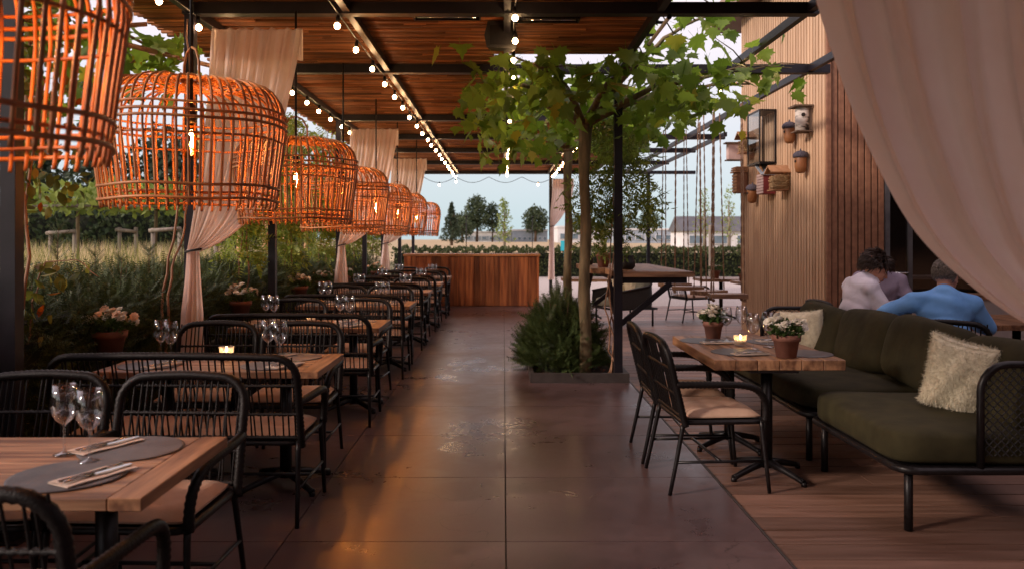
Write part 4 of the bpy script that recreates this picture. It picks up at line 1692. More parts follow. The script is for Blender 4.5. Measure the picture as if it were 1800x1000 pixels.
def person(label, loc, rz, shirt, hair, pose):
    """seated figure, faces +Y; pose holds joint positions"""
    t = thing('person', label, 'person', loc, rz)
    g = pose
    sh_l, sh_r = g['sh_l'], g['sh_r']
    ch, nk, hd = Vector(g['chest']), Vector(g['neck']), Vector(g['head'])
    hrot = Euler(g['head_rot']).to_matrix()
    bm_ = MB()
    pel = Vector((0, 0, .56))
    bm_.ball(pel, 1, 16, 10, (.17, .13, .12))
    bm_.ball(pel.lerp(ch, .5), 1, 16, 10, (.145, .11, .17))
    bm_.ball(ch, 1, 16, 10, (.165, .115, .19))
    capsule(bm_, ch + Vector((0, 0, .12)), nk, .075, .058)
    capsule(bm_, nk, hd - hrot @ Vector((0, .015, .06)), .056, .056)
    for s_ in (sh_l, sh_r):
        capsule(bm_, ch + Vector((0, 0, .11)), s_, .075, .062)
    for s_, side in (('l', -1), ('r', 1)):
        arm_chain(bm_, g['sh_' + s_], g['el_' + s_], g['wr_' + s_])
        d = Vector(g['wr_' + s_]) - Vector(g['el_' + s_])
        hd_dir = Vector(g.get('hand_' + s_, d))
        hand(bm_, g['wr_' + s_], hd_dir, (0, 0, 1), Vector((-side, .2, 0)))
        capsule(bm_, (side * .09, .02, .54), (side * .12, .43, .50), .088, .062)
        capsule(bm_, (side * .12, .43, .50), (side * .12, .40, .09), .056, .038)
        capsule(bm_, (side * .12, .38, .05), (side * .13, .55, .035), .042, .032)
    # head
    def H(x, y, z):
        return hd + hrot @ Vector((x, y, z))
    bm_.ball(H(0, -.012, .02), 1, 20, 14, (.076, .094, .100), hrot)
    bm_.ball(H(0, .030, -.045), 1, 18, 12, (.060, .062, .070), hrot)
    bm_.ball(H(0, .060, -.088), 1, 12, 8, (.030, .026, .026), hrot)          # chin
    capsule(bm_, H(0, .083, .012), H(0, .108, -.028), .010, .0145, 10)       # nose
    bm_.ball(H(0, .076, .028), 1, 12, 8, (.052, .016, .012), hrot)           # brow
    for s_ in (-1, 1):
        bm_.ball(H(s_ * .077, -.008, -.015), 1, 10, 8, (.010, .020, .031), hrot)   # ears
        bm_.ball(H(s_ * .040, .062, -.022), 1, 10, 8, (.022, .02, .02), hrot)      # cheeks
    me = fuse(bm_, .0075, 'person_body', 5)
    me.materials.append(M('skin'))
    me.materials.append(M('trousers'))
    co = np.empty(len(me.vertices) * 3)
    me.vertices.foreach_get('co', co)
    body = link('body', me, None, t)
    pc = np.array([p.center for p in me.polygons])
    leg = (pc[:, 2] < .66) & (np.abs(pc[:, 0]) < .26) & ~((pc[:, 1] > .2) & (pc[:, 2] > .585))
    me.polygons.foreach_set('material_index', leg.astype(np.int32))
    face = MB()
    for s_ in (-1, 1):
        face.ball(H(s_ * .031, .0745, .006), .0115, 10, 8)
    obj('eyes', face, 'eye_white', t)
    lp = MB().ball(H(0, .0905, -.060), 1, 12, 6, (.023, .008, .0055), hrot).ball(H(0, .0895, -.068), 1, 12, 6, (.019, .008, .006), hrot)
    obj('lips', lp, 'lips', t)
    br = MB()
    for s_ in (-1, 1):
        br.tube([H(s_ * .014, .091, .026), H(s_ * .034, .087, .032), H(s_ * .052, .072, .026)], [.003, .004, .002], 6)
    obj('eyebrows', br, hair, t)
    # shirt
    sm = MB()
    sm.ball(pel + Vector((0, 0, .03)), 1, 16, 10, (.185, .145, .13))
    sm.ball(pel.lerp(ch, .5), 1, 16, 10, (.172, .138, .18))
    sm.ball(ch, 1, 16, 10, (.19, .14, .195))
    capsule(sm, ch + Vector((0, 0, .11)), nk - Vector((0, 0, .012)), .10, .068)
    for s_ in ('l', 'r'):
        capsule(sm, ch + Vector((0, 0, .10)), g['sh_' + s_], .088, .080)
        e = Vector(g['sh_' + s_]).lerp(Vector(g['el_' + s_]), g.get('sleeve', .8))
        capsule(sm, g['sh_' + s_], e, .074, .066)
        if g.get('long'):
            capsule(sm, e, Vector(g['el_' + s_]).lerp(Vector(g['wr_' + s_]), .9), .060, .046)
        # cloth pulled into creases round the armpit and elbow
        for q in range(3):
            p = Vector(g['sh_' + s_]).lerp(Vector(g['el_' + s_]), .25 + .22 * q)
            sm.ball(p + Vector((0, -.028, -.01)), 1, 10, 6, (.052, .040, .010), Euler((.5 + q, .4 * q, .3)).to_matrix())
    smesh = fuse(sm, .011, 'shirt', 4)
    # gentle folds
    cv = np.empty(len(smesh.vertices) * 3)
    smesh.vertices.foreach_get('co', cv)
    cv = cv.reshape(-1, 3)
    nv = np.empty(len(smesh.vertices) * 3)
    smesh.vertices.foreach_get('normal', nv)
    nv = nv.reshape(-1, 3)
    am = .005 * np.sin(cv[:, 0] * 15 + cv[:, 2] * 31 + 3.2 * np.sin(cv[:, 1] * 9 + cv[:, 2] * 6)) * np.sin(cv[:, 0] * 5 + cv[:, 2] * 4 + 1) + .003 * np.sin(cv[:, 1] * 26 - cv[:, 2] * 19 + 2.4 * np.sin(cv[:, 0] * 13))
    cv = cv + nv * am[:, None]
    smesh.vertices.foreach_set('co', cv.ravel())
    link('shirt', smesh, shirt, t)
    n = 22
    c0 = nk + Vector((0, -.004, -.022))
    col_ = []
    for i in range(n):
        a = PI / 2 + .35 + (2 * PI - .7) * i / (n - 1)
        ca, sa = math.cos(a), math.sin(a)
        col_.append([c0 + Vector((.070 * ca, .074 * sa, -.006)), c0 + Vector((.066 * ca, .068 * sa, .030)), c0 + Vector((.074 * ca, .078 * sa, .034)), c0 + Vector((.094 * ca, .098 * sa, -.010))])
    obj('collar', MB().grid(col_), shirt, t)
    # hair: tapered locks lying over the skull
    hb = MB()
    long = g.get('hair_len', .07)
    hb.ball(H(0, -.022, .030), 1, 18, 12, (.079, .090, .098), hrot)
    q = random.Random(g.get('seed', 3))
    for i in range(g.get('locks', 330)):
        az = q.uniform(0, 2 * PI)
        el = math.asin(q.uniform(-.25 if long > .06 else -.4, 1))
        dv = Vector((math.cos(el) * math.cos(az), math.cos(el) * math.sin(az), math.sin(el)))
        if dv.y > .35 and dv.z < .50:
            continue
        if abs(dv.x) > .6 and dv.z < .1 and dv.y > -.15:
            continue
        p0 = Vector((.078 * dv.x, -.020 + .092 * dv.y, .030 + .099 * dv.z))
        flow = Vector((dv.x * .5 + q.uniform(-.3, .3), dv.y * .5 - .35 + (.9 if dv.y > .25 else 0) + q.uniform(-.3, .3), -.75 + q.uniform(-.2, .4)))
        flow -= dv * flow.dot(dv)
        flow.normalize()
        L = long * q.uniform(.6, 1.2)
        pts = []
        for m_ in range(4):
            s_ = m_ / 3
            pts.append(H(*(p0 + flow * L * s_ + dv * (.012 * math.sin(PI * s_ * .8) + g.get('puff', .012) * s_ * q.uniform(.4, 1.2)))))
        hb.tube(pts, [.005, .006, .0045, .0008], 4)
    obj('hair', hb, hair, t)
    return t


POSE_W = dict(chest=(0, .08, .85), neck=(0, .15, 1.01), head=(.0, .225, 1.09), head_rot=(R(-28), 0, R(-8)),
              sh_l=(-.155, .08, .935), sh_r=(.155, .08, .935), el_l=(-.21, .18, .73), el_r=(.21, .18, .73), wr_l=(-.10, .38, .79), wr_r=(.12, .38, .79),
              hand_l=(.3, 1, -.05), hand_r=(-.3, 1, -.05), sleeve=.85, long=True, hair_len=.085, puff=.030, locks=1300, seed=4)
person('person with wavy brown hair in pale lilac shirt looking down at table', (3.36, 7.68, 0), R(-84), 'shirt_lilac', 'hair_brown', POSE_W).scale = (1.11, 1.11, 1.11)
POSE_B = dict(chest=(0, .10, .90), neck=(.01, .17, 1.06), head=(.02, .235, 1.16), head_rot=(R(-14), 0, R(-24)),
              sh_l=(-.195, .08, .97), sh_r=(.185, .12, .96), el_l=(-.42, .12, .87), el_r=(.30, .28, .76), wr_l=(-.50, .34, .80), wr_r=(.20, .50, .79),
              hand_l=(-.1, 1, -.1), hand_r=(-.2, 1, -.05), sleeve=.9, long=True, hair_len=.040, puff=.006, locks=1500, seed=9)
person('person with short grey hair in bright blue shirt seen from behind', (3.42, 6.18, 0), R(-28), 'shirt_blue', 'hair_grey', POSE_B).scale = (1.04, 1.04, 1.03)
POSE_M = dict(chest=(0, .08, .92), neck=(.02, .13, 1.07), head=(.05, .18, 1.165), head_rot=(R(-20), 0, R(20)),
              sh_l=(-.18, .06, 1.00), sh_r=(.18, .06, 1.01), el_l=(-.28, .14, .76), el_r=(.24, .16, .76), wr_l=(-.14, .40, .80), wr_r=(.12, .40, .80),
              hand_l=(.3, 1, -.05), hand_r=(-.3, 1, -.05), sleeve=.75, hair_len=.045, puff=.008, locks=900, seed=12)
person('person in mauve polo shirt leaning behind the brown haired person', (4.02, 8.55, 0), R(166), 'shirt_mauve', 'hair_grey', POSE_M).scale = (1.06, 1.06, 1.06)

GC = 'woven armchairs of the seated people'
copytree(ch0, (3.39, 7.76, 0), R(-84), 'black woven armchair under the person in lilac shirt', GC)
copytree(ch0, (3.38, 6.12, 0), R(-26), 'black woven armchair under the person in blue shirt', GC)
copytree(ch0, (4.00, 8.58, 0), R(166), 'black woven armchair under the person in mauve polo', GC)
t = thing('dining_table', 'dark wooden table where the three people sit, behind the sofa', 'table', (4.50, 7.45, 0))
pm = MB().box((0, 0, 0), (.147, 1.0, .05)).mesh('plank', .003)
for i in range(8):
    link('plank', pm, 'table_wood_long', t, (-.525 + .15 * i, 0, .725 + rnd.uniform(-.001, .001)))
pedestal(t, -.3, 0, .698)
pedestal(t, .3, 0, .698)
for (x, y, lab) in ((4.16, 7.15, 'wine glass on the dark table of the three people, nearer the curtain'), (4.30, 7.35, 'wine glass on the dark table of the three people, further from us')):
    wine_glass(x, y, .752, lab, 'wine glasses of the seated people', .9)

# ------------------------------------------------------------------ nest boxes on the timber wall (wall face at x = 4, boxes stick out towards -x)
WX = 3.985
BG = 'nest boxes on the timber wall'


def acorn(label, y, z, tilt=0.0, s=1.0):
    t = thing('acorn_birdhouse', label, 'birdhouse', (WX - .085 * s, y, z), 0, BG)
    t.rotation_euler = (R(tilt), 0, 0)
    obj('shell', MB().lathe([(0, -.20 * s), (.035 * s, -.197 * s), (.062 * s, -.175 * s), (.074 * s, -.12 * s), (.078 * s, 0), (.074 * s, .02 * s)], 20), 'acorn_shell', t)
    c = obj('cap', MB().lathe([(.074 * s, 0), (.092 * s, .004), (.098 * s, .03 * s), (.085 * s, .062 * s), (.05 * s, .085 * s), (.012, .094 * s), (.008, .118 * s), (0, .12 * s)], 20), 'acorn_cap', t)
    obj('entrance_hole', MB().tube([(-.072 * s, -.02, -.045 * s), (-.080 * s, -.022, -.045 * s)], .017 * s, 12), 'interior', t)
    obj('wall_hook', MB().box((.082 * s, 0, .05), (.012, .03, .05)), 'black_metal', t)


acorn('acorn shaped birdhouse with dark cap, highest of three on the wall', 10.86, 3.00, 0, 1.02)
acorn('acorn shaped birdhouse with dark cap, lowest towards the corner', 10.45, 2.56, 0, 1.02)
acorn('small tilted acorn birdhouse low beside the brown nest box', 12.48, 2.26, 8, 1.02)


def gable_box(label, y, z, w=.30, d=.20, h=.24, roof='box_wood', front='straw', side='box_wood'):
    """little house: gable seen along the wall; straw bundle filling the open side that faces us"""
    t = thing('wooden_nest_box', label, 'birdhouse', (WX, y, z), 0, BG)
    obj('back_board', MB().span((-.015, -w / 2, 0), (-.002, w / 2, h * 1.3)), side, t)
    obj('floor_board', MB().span((-d - .03, -w / 2 - .01, -.015), (-.016, w / 2 + .01, 0)), side, t)
    for s_ in (-1, 1):
        obj('side_board', MB().span((-d, s_ * (w / 2 - .008) - .007, .001), (-.017, s_ * (w / 2 - .008) + .007, h)), side, t)
        a = R(32) * s_
        obj('roof_board', MB().box((-d / 2 - .02, s_ * w * .29, h + .085), (d + .09, w * .78, .016), Euler((-a, 0, 0)).to_matrix()), roof, t)
    mb = MB()
    q = random.Random(int(y * 100))
    for i in range(150):
        yy, zz = q.uniform(-w * .44, w * .44), q.uniform(.01, h * .95)
        x0 = -d * q.uniform(.75, 1.08)
        an = q.uniform(-.9, .9)
        L = q.uniform(.03, .07)
        mb.tube([(x0, yy - L * math.cos(an), zz - L * .6 * math.sin(an)), (x0 - .012, yy, zz), (x0, yy + L * math.cos(an), zz + L * .6 * math.sin(an))], .004, 3)
        yy = -w / 2 - q.uniform(.0, .02)
        x0 = -d * q.uniform(.12, .95)
        mb.tube([(x0 - L * math.cos(an), yy, zz - L * .6 * math.sin(an)), (x0, yy - .012, zz), (x0 + L * math.cos(an), yy, zz + L * .6 * math.sin(an))], .004, 3)
    obj('straw', mb, front, t)['kind'] = 'stuff'
    return t


gable_box('gabled wooden nest box stuffed with straw beside the red box', 11.22, 2.19, .25, .20, .20)
gable_box('gabled wooden nest box stuffed with straw, tucked behind the glass lantern', 12.75, 2.88, .26, .18, .19)
t = thing('birch_nest_box', 'birch bark nest box under a flat lid near the corner', 'birdhouse', (WX, 10.36, 2.90), 0, BG)
obj('body', MB().tube([(-.10, 0, 0), (-.10, 0, .30)], .088, 18), 'birch', t)
obj('lid', MB().span((-.24, -.13, .302), (0, .13, .325)), 'dark_bark', t)
obj('entrance_hole', MB().tube([(-.115, -.080, .20), (-.118, -.094, .20)], .026, 12), 'interior', t)
obj('floor_board', MB().span((-.21, -.11, -.018), (0, .11, -.002)), 'dark_bark', t)
t = thing('brown_nest_box', 'plain brown nest box with slatted lid at the wall edge', 'birdhouse', (WX, 13.12, 2.25), 0, BG)
obj('body', MB().span((-.17, -.13, 0), (0, .13, .33)), 'brown_box', t, bevel=.004)
for k in range(3):
    obj('lid_slat', MB().span((-.21 + .01 * k, -.15, .335 + .035 * k), (0, .15, .357 + .035 * k)), 'box_wood', t)
for k in range(6):
    obj('front_slat', MB().span((-.185, -.125, .02 + .05 * k), (-.172, .125, .055 + .05 * k)), 'box_wood', t)
t = thing('red_nest_box', 'dark red house shaped nest box with blue grey roof', 'birdhouse', (WX, 11.82, 2.16), 0, BG)
obj('body', MB().span((-.17, -.15, 0), (0, .15, .30)), 'red_paint', t)
obj('roof', MB().box((-.10, -.03, .36), (.24, .35, .015), Euler((R(28), 0, 0)).to_matrix()), 'blue_grey_wall', t)
for k in range(7):
    obj('front_slat', MB().span((-.185, -.14, .01 + .042 * k), (-.172, .14, .042 + .042 * k)), 'pink_paint', t)
obj('gable', MB().add([(-.18, -.14, .30), (-.18, .14, .30), (-.18, .0, .44), (-.165, -.14, .30), (-.165, .14, .30), (-.165, .0, .44)], [(0, 1, 2), (5, 4, 3), (0, 3, 4, 1), (1, 4, 5, 2), (2, 5, 3, 0)]), 'box_wood', t)
t = thing('pink_nest_box', 'pale pink nest box with dark lid at far wall edge', 'birdhouse', (WX, 13.36, 2.82), 0, BG)
obj('body', MB().span((-.24, -.11, 0), (-.002, .03, .26)), 'pink_paint', t)
obj('lid', MB().span((-.29, -.14, .262), (0, .03, .285)), 'dark_bark', t)
obj('floor_board', MB().span((-.27, -.13, -.02), (0, .03, -.002)), 'dark_bark', t)
# tall glass wall lantern
t = thing('glass_wall_lantern', 'tall black framed glass lantern box hung on timber wall', 'lantern', (WX, 11.92, 2.63))
fx = MB()
D, WD, H = .24, .56, .74
for x in (-D, -.012):
    for y in (-WD / 2, WD / 2):
        fx.span((x - .010, y - .010, 0), (x + .010, y + .010, H))
fx.span((-D - .012, -WD / 2 - .012, -.03), (-.0, WD / 2 + .012, -.001)).span((-D - .012, -WD / 2 - .012, H + .001), (-.0, WD / 2 + .012, H + .022))
fx.span((-D * .65, -.1, H + .023), (-.03, .1, H + .055))
obj('frame', fx, 'black_metal', t)
for k, (a, b_) in enumerate((((-D + .01, -WD / 2 - .002, .002), (-.022, -WD / 2 + .002, H - .002)), ((-D + .01, WD / 2 - .002, .002), (-.022, WD / 2 + .002, H - .002)), ((-D - .002, -WD / 2 + .01, .002), (-D + .002, WD / 2 - .01, H - .002)))):
    obj('pane', MB().span(a, b_), 'clear_pane', t)

# ------------------------------------------------------------------ hanging swing seats
for k, (x, y, z, rz, lab) in enumerate(((2.97, 10.55, .78, -6, 'thick plank swing seat on ropes nearest the timber wall'), (2.93, 11.35, .77, 38, 'plank swing seat on ropes twisted at an angle, second from wall'), (2.86, 12.35, .77, -10, 'plank swing seat on ropes, third from the timber wall'), (2.84, 13.2, .77, 10, 'plank swing seat on ropes, furthest from the timber wall'))):
    t = thing('swing_seat', lab, 'swing', (x, y, z), R(rz), 'swing seats hung on ropes')
    obj('plank', MB().span((-.24, -.15, -.06), (.24, .15, 0)), 'table_wood', t, bevel=.005)
    for (a, b_) in ((-.20, -.11), (.20, -.11), (-.20, .11), (.20, .11)):
        p = MB()
        N = 60
        for s_ in (0, PI):
            p.tube([(a * (1 - .1 * i / N) + .006 * math.cos(i * .9 + s_), b_ * (1 - .6 * i / N) + .006 * math.sin(i * .9 + s_), -.06 + (3.30 - z + .06) * i / N) for i in range(N + 1)], .0055, 4, caps=False)
        p.ball((a, b_, -.085), .022, 8, 6)
        obj('rope', p, 'rope', t)

# ------------------------------------------------------------------ planter with high table round the pergola post
pl = thing('sunken_planter', 'low dark planter frame around the plane trunks', 'planter', (0, 0, 0))
obj('soil', MB().span((PLX + .02, PLY0 + .02, -.03), (1.26, PLY1 - .02, .035)), 'soil', pl)
for a, b_ in (((PLX - .01, PLY0 - .03, -.03), (1.315, PLY0 + .02, .10)), ((PLX - .01, PLY1 - .02, -.03), (1.315, PLY1 + .03, .098)), ((PLX - .01, PLY0 + .021, -.03), (PLX + .03, PLY1 - .021, .097)), ((1.265, PLY0 + .021, -.03), (1.315, PLY1 - .021, .097))):
    obj('edge_board', MB().span(a, b_), 'planter_edge', pl)
T, F = t_oval()
n = 160
pos = np.stack([nr.uniform(PLX + .04, 1.24, n), nr.uniform(PLY0 + .04, PLY0 + 1.2, n), nr.uniform(.036, .05, n)], 1)
o = scatter('dead_leaves', T, F, pos, np.stack([nr.normal(0, 1, n), nr.normal(0, 1, n), nr.normal(0, .15, n)], 1), nr.uniform(.03, .06, n), 'dead_leaf', pl, spin=nr.uniform(-.4, .4, n))
o['kind'] = 'stuff'

ht = thing('high_table', 'tall plank table fixed to the pergola post beside the plane trunk', 'table', (0, 0, 0))
for k in range(6):
    a = 1.02 + .165 * k
    y0 = 8.30 + (.95 - .38 * k if k < 3 else 0) if k < 2 else 8.30
    y0 = (9.3, 8.72, 8.5, 8.5, 8.5, 8.5)[k]
    obj('plank', MB().span((a + .0015, y0, 1.095), (a + .1635, 11.2 - .02 * k, 1.155 + rnd.uniform(-.0015, .0015))), 'table_wood_long', ht)
obj('front_board', MB().span((1.263, 8.40, 1.096), (2.01, 8.497, 1.153)), 'table_wood', ht)
obj('support_frame', MB().span((1.27, 8.46, 1.03), (1.95, 8.52, 1.092)).span((1.24, 9.3, 1.03), (1.29, 11.1, 1.093)).span((1.30, 10.9, 1.03), (1.95, 10.96, 1.092)), 'post_metal', ht)
for y0 in (8.47, 10.95):
    obj('brace', MB().beam((1.25, y0, .60), (1.78, y0, 1.03), .05, .055), 'post_metal', ht)
obj('brace', MB().beam((1.215, 9.15, 1.02), (1.215, 8.51, .62), .05, .03).beam((1.215, 11.79, .6), (1.215, 11.0, 1.02), .05, .03), 'post_metal', ht)
# pots on the high table
t = thing('terracotta_pot', 'terracotta pot with bare stems standing on the high table', 'flower pot', (1.22, 9.75, 1.157))
obj('pot', MB().lathe([(0, 0), (.062, 0), (.085, .13), (.092, .13), (.094, .17), (.084, .17), (.08, .15), (0, .145)], 22), 'terracotta', t)
mb = MB()
for k in range(5):
    a = k * 1.3
    mb.tube([(0, 0, .14), (.02 * math.cos(a), .02 * math.sin(a), .28), (.06 * math.cos(a), .06 * math.sin(a), .45)], .004, 5)
obj('stems', mb, 'vine_stem', t)
t = thing('dark_jar', 'round dark glazed jar on the high table behind the post', 'jar', (1.40, 9.0, 1.157))
obj('body', MB().lathe([(0, 0), (.06, 0), (.088, .03), (.092, .09), (.07, .125), (.075, .15), (.068, .15), (.06, .125), (0, .12)], 20), 'speaker', t)
obj('rim', MB().tube([(.074 * math.cos(2 * PI * i / 20), .074 * math.sin(2 * PI * i / 20), .15) for i in range(20)], .006, 6, closed=True), 'speaker', t)
t = thing('dark_jar', 'small dark pot on the far corner of the high table', 'jar', (1.13, 10.6, 1.157))
obj('body', MB().lathe([(0, 0), (.05, 0), (.07, .03), (.075, .10), (.068, .14), (.06, .14), (.06, .1), (0, .1)], 20), 'speaker', t)

# ------------------------------------------------------------------ lounge armchair and far tables on the deck
ac = thing('lounge_armchair', 'dark rope lounge armchair with grey green cushion beyond high table', 'armchair', (2.12, 14.0, 0), R(112))
W2, D2 = .42, .40
ring = [(-W2, -D2, .30), (W2, -D2, .30), (W2, D2, .30), (-W2, D2, .30)]
obj('base_frame', MB().tube(ring, .02, 6, closed=True), 'black_metal', ac)
for (x, y) in ((-W2 + .05, -D2 + .05), (W2 - .05, -D2 + .05), (W2 - .05, D2 - .05), (-W2 + .05, D2 - .05)):
    obj('leg', MB().tube([(x, y, .3), (x, y, 0)], .018, 8), 'black_metal', ac)
sh_ = []
for i in range(25):
    s = i / 24
    # U shape from front left, round the back, to front right
    if s < .3:
        p = (-W2, D2 - (2 * D2 - .15) * s / .3)
        zt = .58 + .10 * s / .3
    elif s < .7:
        a = PI + PI * (s - .3) / .4
        p = (W2 * math.cos(a), -D2 + .15 + .17 * math.sin(a))
        zt = .68 + .14 * math.sin(PI * (s - .3) / .4)
    else:
        p = (W2, -D2 + .15 + (2 * D2 - .15) * (s - .7) / .3)
        zt = .68 - .10 * (s - .7) / .3
    sh_.append((p[0], p[1], zt))
rim = MB().tube(sh_, .022, 8)
obj('arm_frame', rim, 'black_metal', ac)
P = [[(p[0], p[1], .30), (p[0] * 1.02, p[1] * 1.02, .45), (p[0], p[1], p[2])] for p in sh_]
mb = MB().grid(P)
P = [[(p[0] * .97, p[1] * .97, .30), (p[0] * .99, p[1] * .99, .45), (p[0] * .97, p[1] * .97, p[2])] for p in sh_]
mb.grid(P)
obj('rope_shell', mb, 'rope_dark', ac)
obj('seat_cushion', cushion_block(MB(), (0, .02, .40), (.78, .80, .17), .35), 'grey_green', ac)
obj('back_cushion', cushion_block(MB(), (0, -.24, .62), (.66, .2, .40), .45, Euler((R(14), 0, 0)).to_matrix()), 'grey_green', ac)
fur_pillow('cream fur pillow leaning in the far lounge armchair', (2.26, 14.10, .64), (.16, .38, .38), (R(-8), R(-12), R(25)), 2400)
fur_pillow('rounded cream fur pillow beside the high table in the far armchair', (2.02, 14.28, .64), (.16, .36, .36), (R(6), R(-12), R(70)), 2400)


def small_table(label, loc, L, D, rz=0):
    t = thing('deck_table', label, 'table', loc, rz, 'far tables on the deck')
    n = 4
    pw = D / n
    for i in range(n):
        obj('plank', MB().span((-L / 2, -D / 2 + pw * i + .0015, .70), (L / 2, -D / 2 + pw * (i + 1) - .0015, .75)), 'table_wood', t)
    pedestal(t, 0, 0, .697)
    return t


small_table('wooden table on the far deck behind the plane trunk', (1.62, 15.2, 0), 1.0, .7)
small_table('wooden table with white flower pot beyond the swings', (4.15, 15.2, 0), .9, .75)
small_table('wooden table with yellow jar beyond the swings, nearer wall', (4.55, 14.15, 0), .85, .7)
copytree(ch0, (3.40, 14.6, 0), R(-70), 'black woven armchair on the far deck behind the swings', 'far chairs on the deck')
copytree(ch0, (5.05, 15.3, 0), R(95), 'black woven armchair at far table beside the timber wall', 'far chairs on the deck')
p = flower_pot('white pot of white flowers on the far deck table', 12, .13, .12, .085, .15, 0, 61)
p.location = (4.05, 15.2, .752)
p = flower_pot('small pot of pale flowers on the nearer far deck table', 10, .10, .12, .07, .13, .5, 62)
p.location = (4.26, 14.2, .752)
t = thing('yellow_jar', 'bright yellow lidded jar on the table beyond the swings', 'jar', (4.72, 14.1, .752))
obj('body', MB().lathe([(0, 0), (.07, 0), (.075, .05), (.055, .14), (.04, .17)], 16), 'yellow_drink', t)
obj('lid', MB().lathe([(.075, .17), (.08, .20), (.05, .23), (0, .235)], 12), 'yellow_drink', t)

# ------------------------------------------------------------------ plane trees trained flat under the roof opening
LEAF_T, LEAF_F = t_maple()


def leaf_mesh(curl, name='leaf'):
    V = LEAF_T.copy()
    V[:, 2] += curl * (V[:, 1] - .3) ** 2 - curl * .6 * V[:, 0] ** 2
    V[:, 0] *= 1 + .15 * curl
    me = bpy.data.meshes.new(name)
    mb = MB().add(V, [tuple(f) for f in LEAF_F], True)
    mb.tube([(0, .02, 0), (.01, -.18, .03), (0, -.38, .10)], .008, 4, caps=False)
    return mb.mesh(name)


leaf_vars = [leaf_mesh(c) for c in (-.45, -.2, .1, .35)]


def limb(a, b, r1, r2, sag=.0, n=7, jit=.02):
    a, b = Vector(a), Vector(b)
    pts, rs = [], []
    for i in range(n + 1):
        s = i / n
        p = a.lerp(b, s)
        p.z += sag * math.sin(PI * s)
        if 0 < i < n:
            p += Vector((rnd.uniform(-jit, jit), rnd.uniform(-jit, jit), rnd.uniform(-jit, jit)))
        pts.append(p)
        rs.append(r1 + (r2 - r1) * s)
    return pts, rs


def plane_tree(label, loc, htop, trunk_r, ends, nleaf, nrest, zone, lean_=(0, 0)):
    t = thing('plane_tree', label, 'tree', loc, 0, 'plane trees in the planter')
    pts, rs = [], []
    for i in range(13):
        s = i / 12
        k = trunk_r * (1.15 - .25 * s) * (1 + .08 * math.sin(i * 2.1))
        pts.append((lean_[0] * s + .012 * math.sin(i * 1.1), lean_[1] * s + .012 * math.cos(i * .9), htop * s))
        rs.append(k if i < 11 else k * 1.35)
    mb = MB().tube(pts, rs, 14)
    mb.ball((lean_[0], lean_[1], htop + .02), trunk_r * 1.5, 12, 8, (1, 1, .8))
    obj('trunk', mb, 'bark', t)
    tips = []
    top = Vector((lean_[0], lean_[1], htop + .03))
    for e in ends:
        e = Vector(e)
        p, r = limb(top, top.lerp(e, .45) + Vector((0, 0, .16)), .045, .028, .02, 5, .012)
        p2, r2 = limb(p[-1], e, .026, .010, .03, 8, .03)
        mb = MB().tube(p + p2[1:], r + r2[1:], 8)
        for q in range(6):
            s = rnd.choice(p2[1:])
            d = Vector((rnd.uniform(-.6, .6), rnd.uniform(-.6, .6), rnd.uniform(-.1, .22)))
            mb.tube([s, s + d * .5 + Vector((0, 0, .04)), s + d], [.008, .006, .003], 5)
            tips += [s + d * .5, s + d, s]
        tips += [Vector(x) for x in p2]
        obj('branch', mb, 'bark', t)
    # leaves hang from the twigs; the rest fill the flat crown
    lpos = []
    L = Vector(loc)
    for i in range(nleaf + nrest):
        if rnd.random() < .45:
            p = rnd.choice(tips) + Vector((rnd.gauss(0, .16), rnd.gauss(0, .16), rnd.gauss(-.05, .13)))
        else:
            (x0, x1, y0, y1, z0, z1) = zone
            p = Vector((rnd.uniform(x0, x1), rnd.uniform(y0, y1), rnd.triangular(z0, z1, (z0 + z1) / 2))) - L
        lpos.append(p)
    lpos.sort(key=lambda p: p.y)
    V, Fc = [], []
    for i, p in enumerate(lpos):
        rot = Euler((R(rnd.gauss(-42, 32)), R(rnd.gauss(0, 28)), rnd.uniform(0, 2 * PI)))
        sc = rnd.uniform(.12, .215)
        if i < nleaf:
            link('leaf', rnd.choice(leaf_vars), 'plane_leaf', t, p, rot, (sc, sc, sc))
        else:
            m = rot.to_matrix()
            o = len(V) * len(LEAF_T)
            V.append((np.array(m) @ LEAF_T.T).T * sc + np.array(p))
    if V:
        N = len(V)
        F = LEAF_F[None] + (np.arange(N) * len(LEAF_T))[:, None, None]
        arrays('foliage', np.concatenate(V), F.reshape(-1, 3), 'plane_leaf', t)['kind'] = 'stuff'
    return t


plane_tree('plane tree with flat maple-like crown, nearer trunk rising from planter', (.88, 8.60, .03), 2.66, .058,
           [(-1.15, -.5, 3.05), (-.6, -1.2, 3.1), (1.5, -.9, 3.1), (1.75, -.1, 3.12), (.4, -1.3, 3.15), (-1.1, .6, 3.0), (1.0, .9, 3.1), (.1, 1.2, 3.1), (1.1, -1.2, 3.62)],
           300, 420, (-.32, 2.35, 7.35, 10.4, 2.72, 3.36))
plane_tree('plane tree with thinner trunk standing further back in planter', (.92, 11.35, .03), 2.72, .055,
           [(-1.0, -.6, 2.95), (-.7, .7, 2.95), (1.0, -.5, 3.0), (.9, .7, 2.95), (-.2, -1.3, 3.05)],
           0, 330, (-.30, 2.0, 9.8, 12.6, 2.60, 3.15))


# ------------------------------------------------------------------ yew hedge along the left, yew shrub in the planter
SPR_T, SPR_F = t_needle_sprig(9, .05, .20)


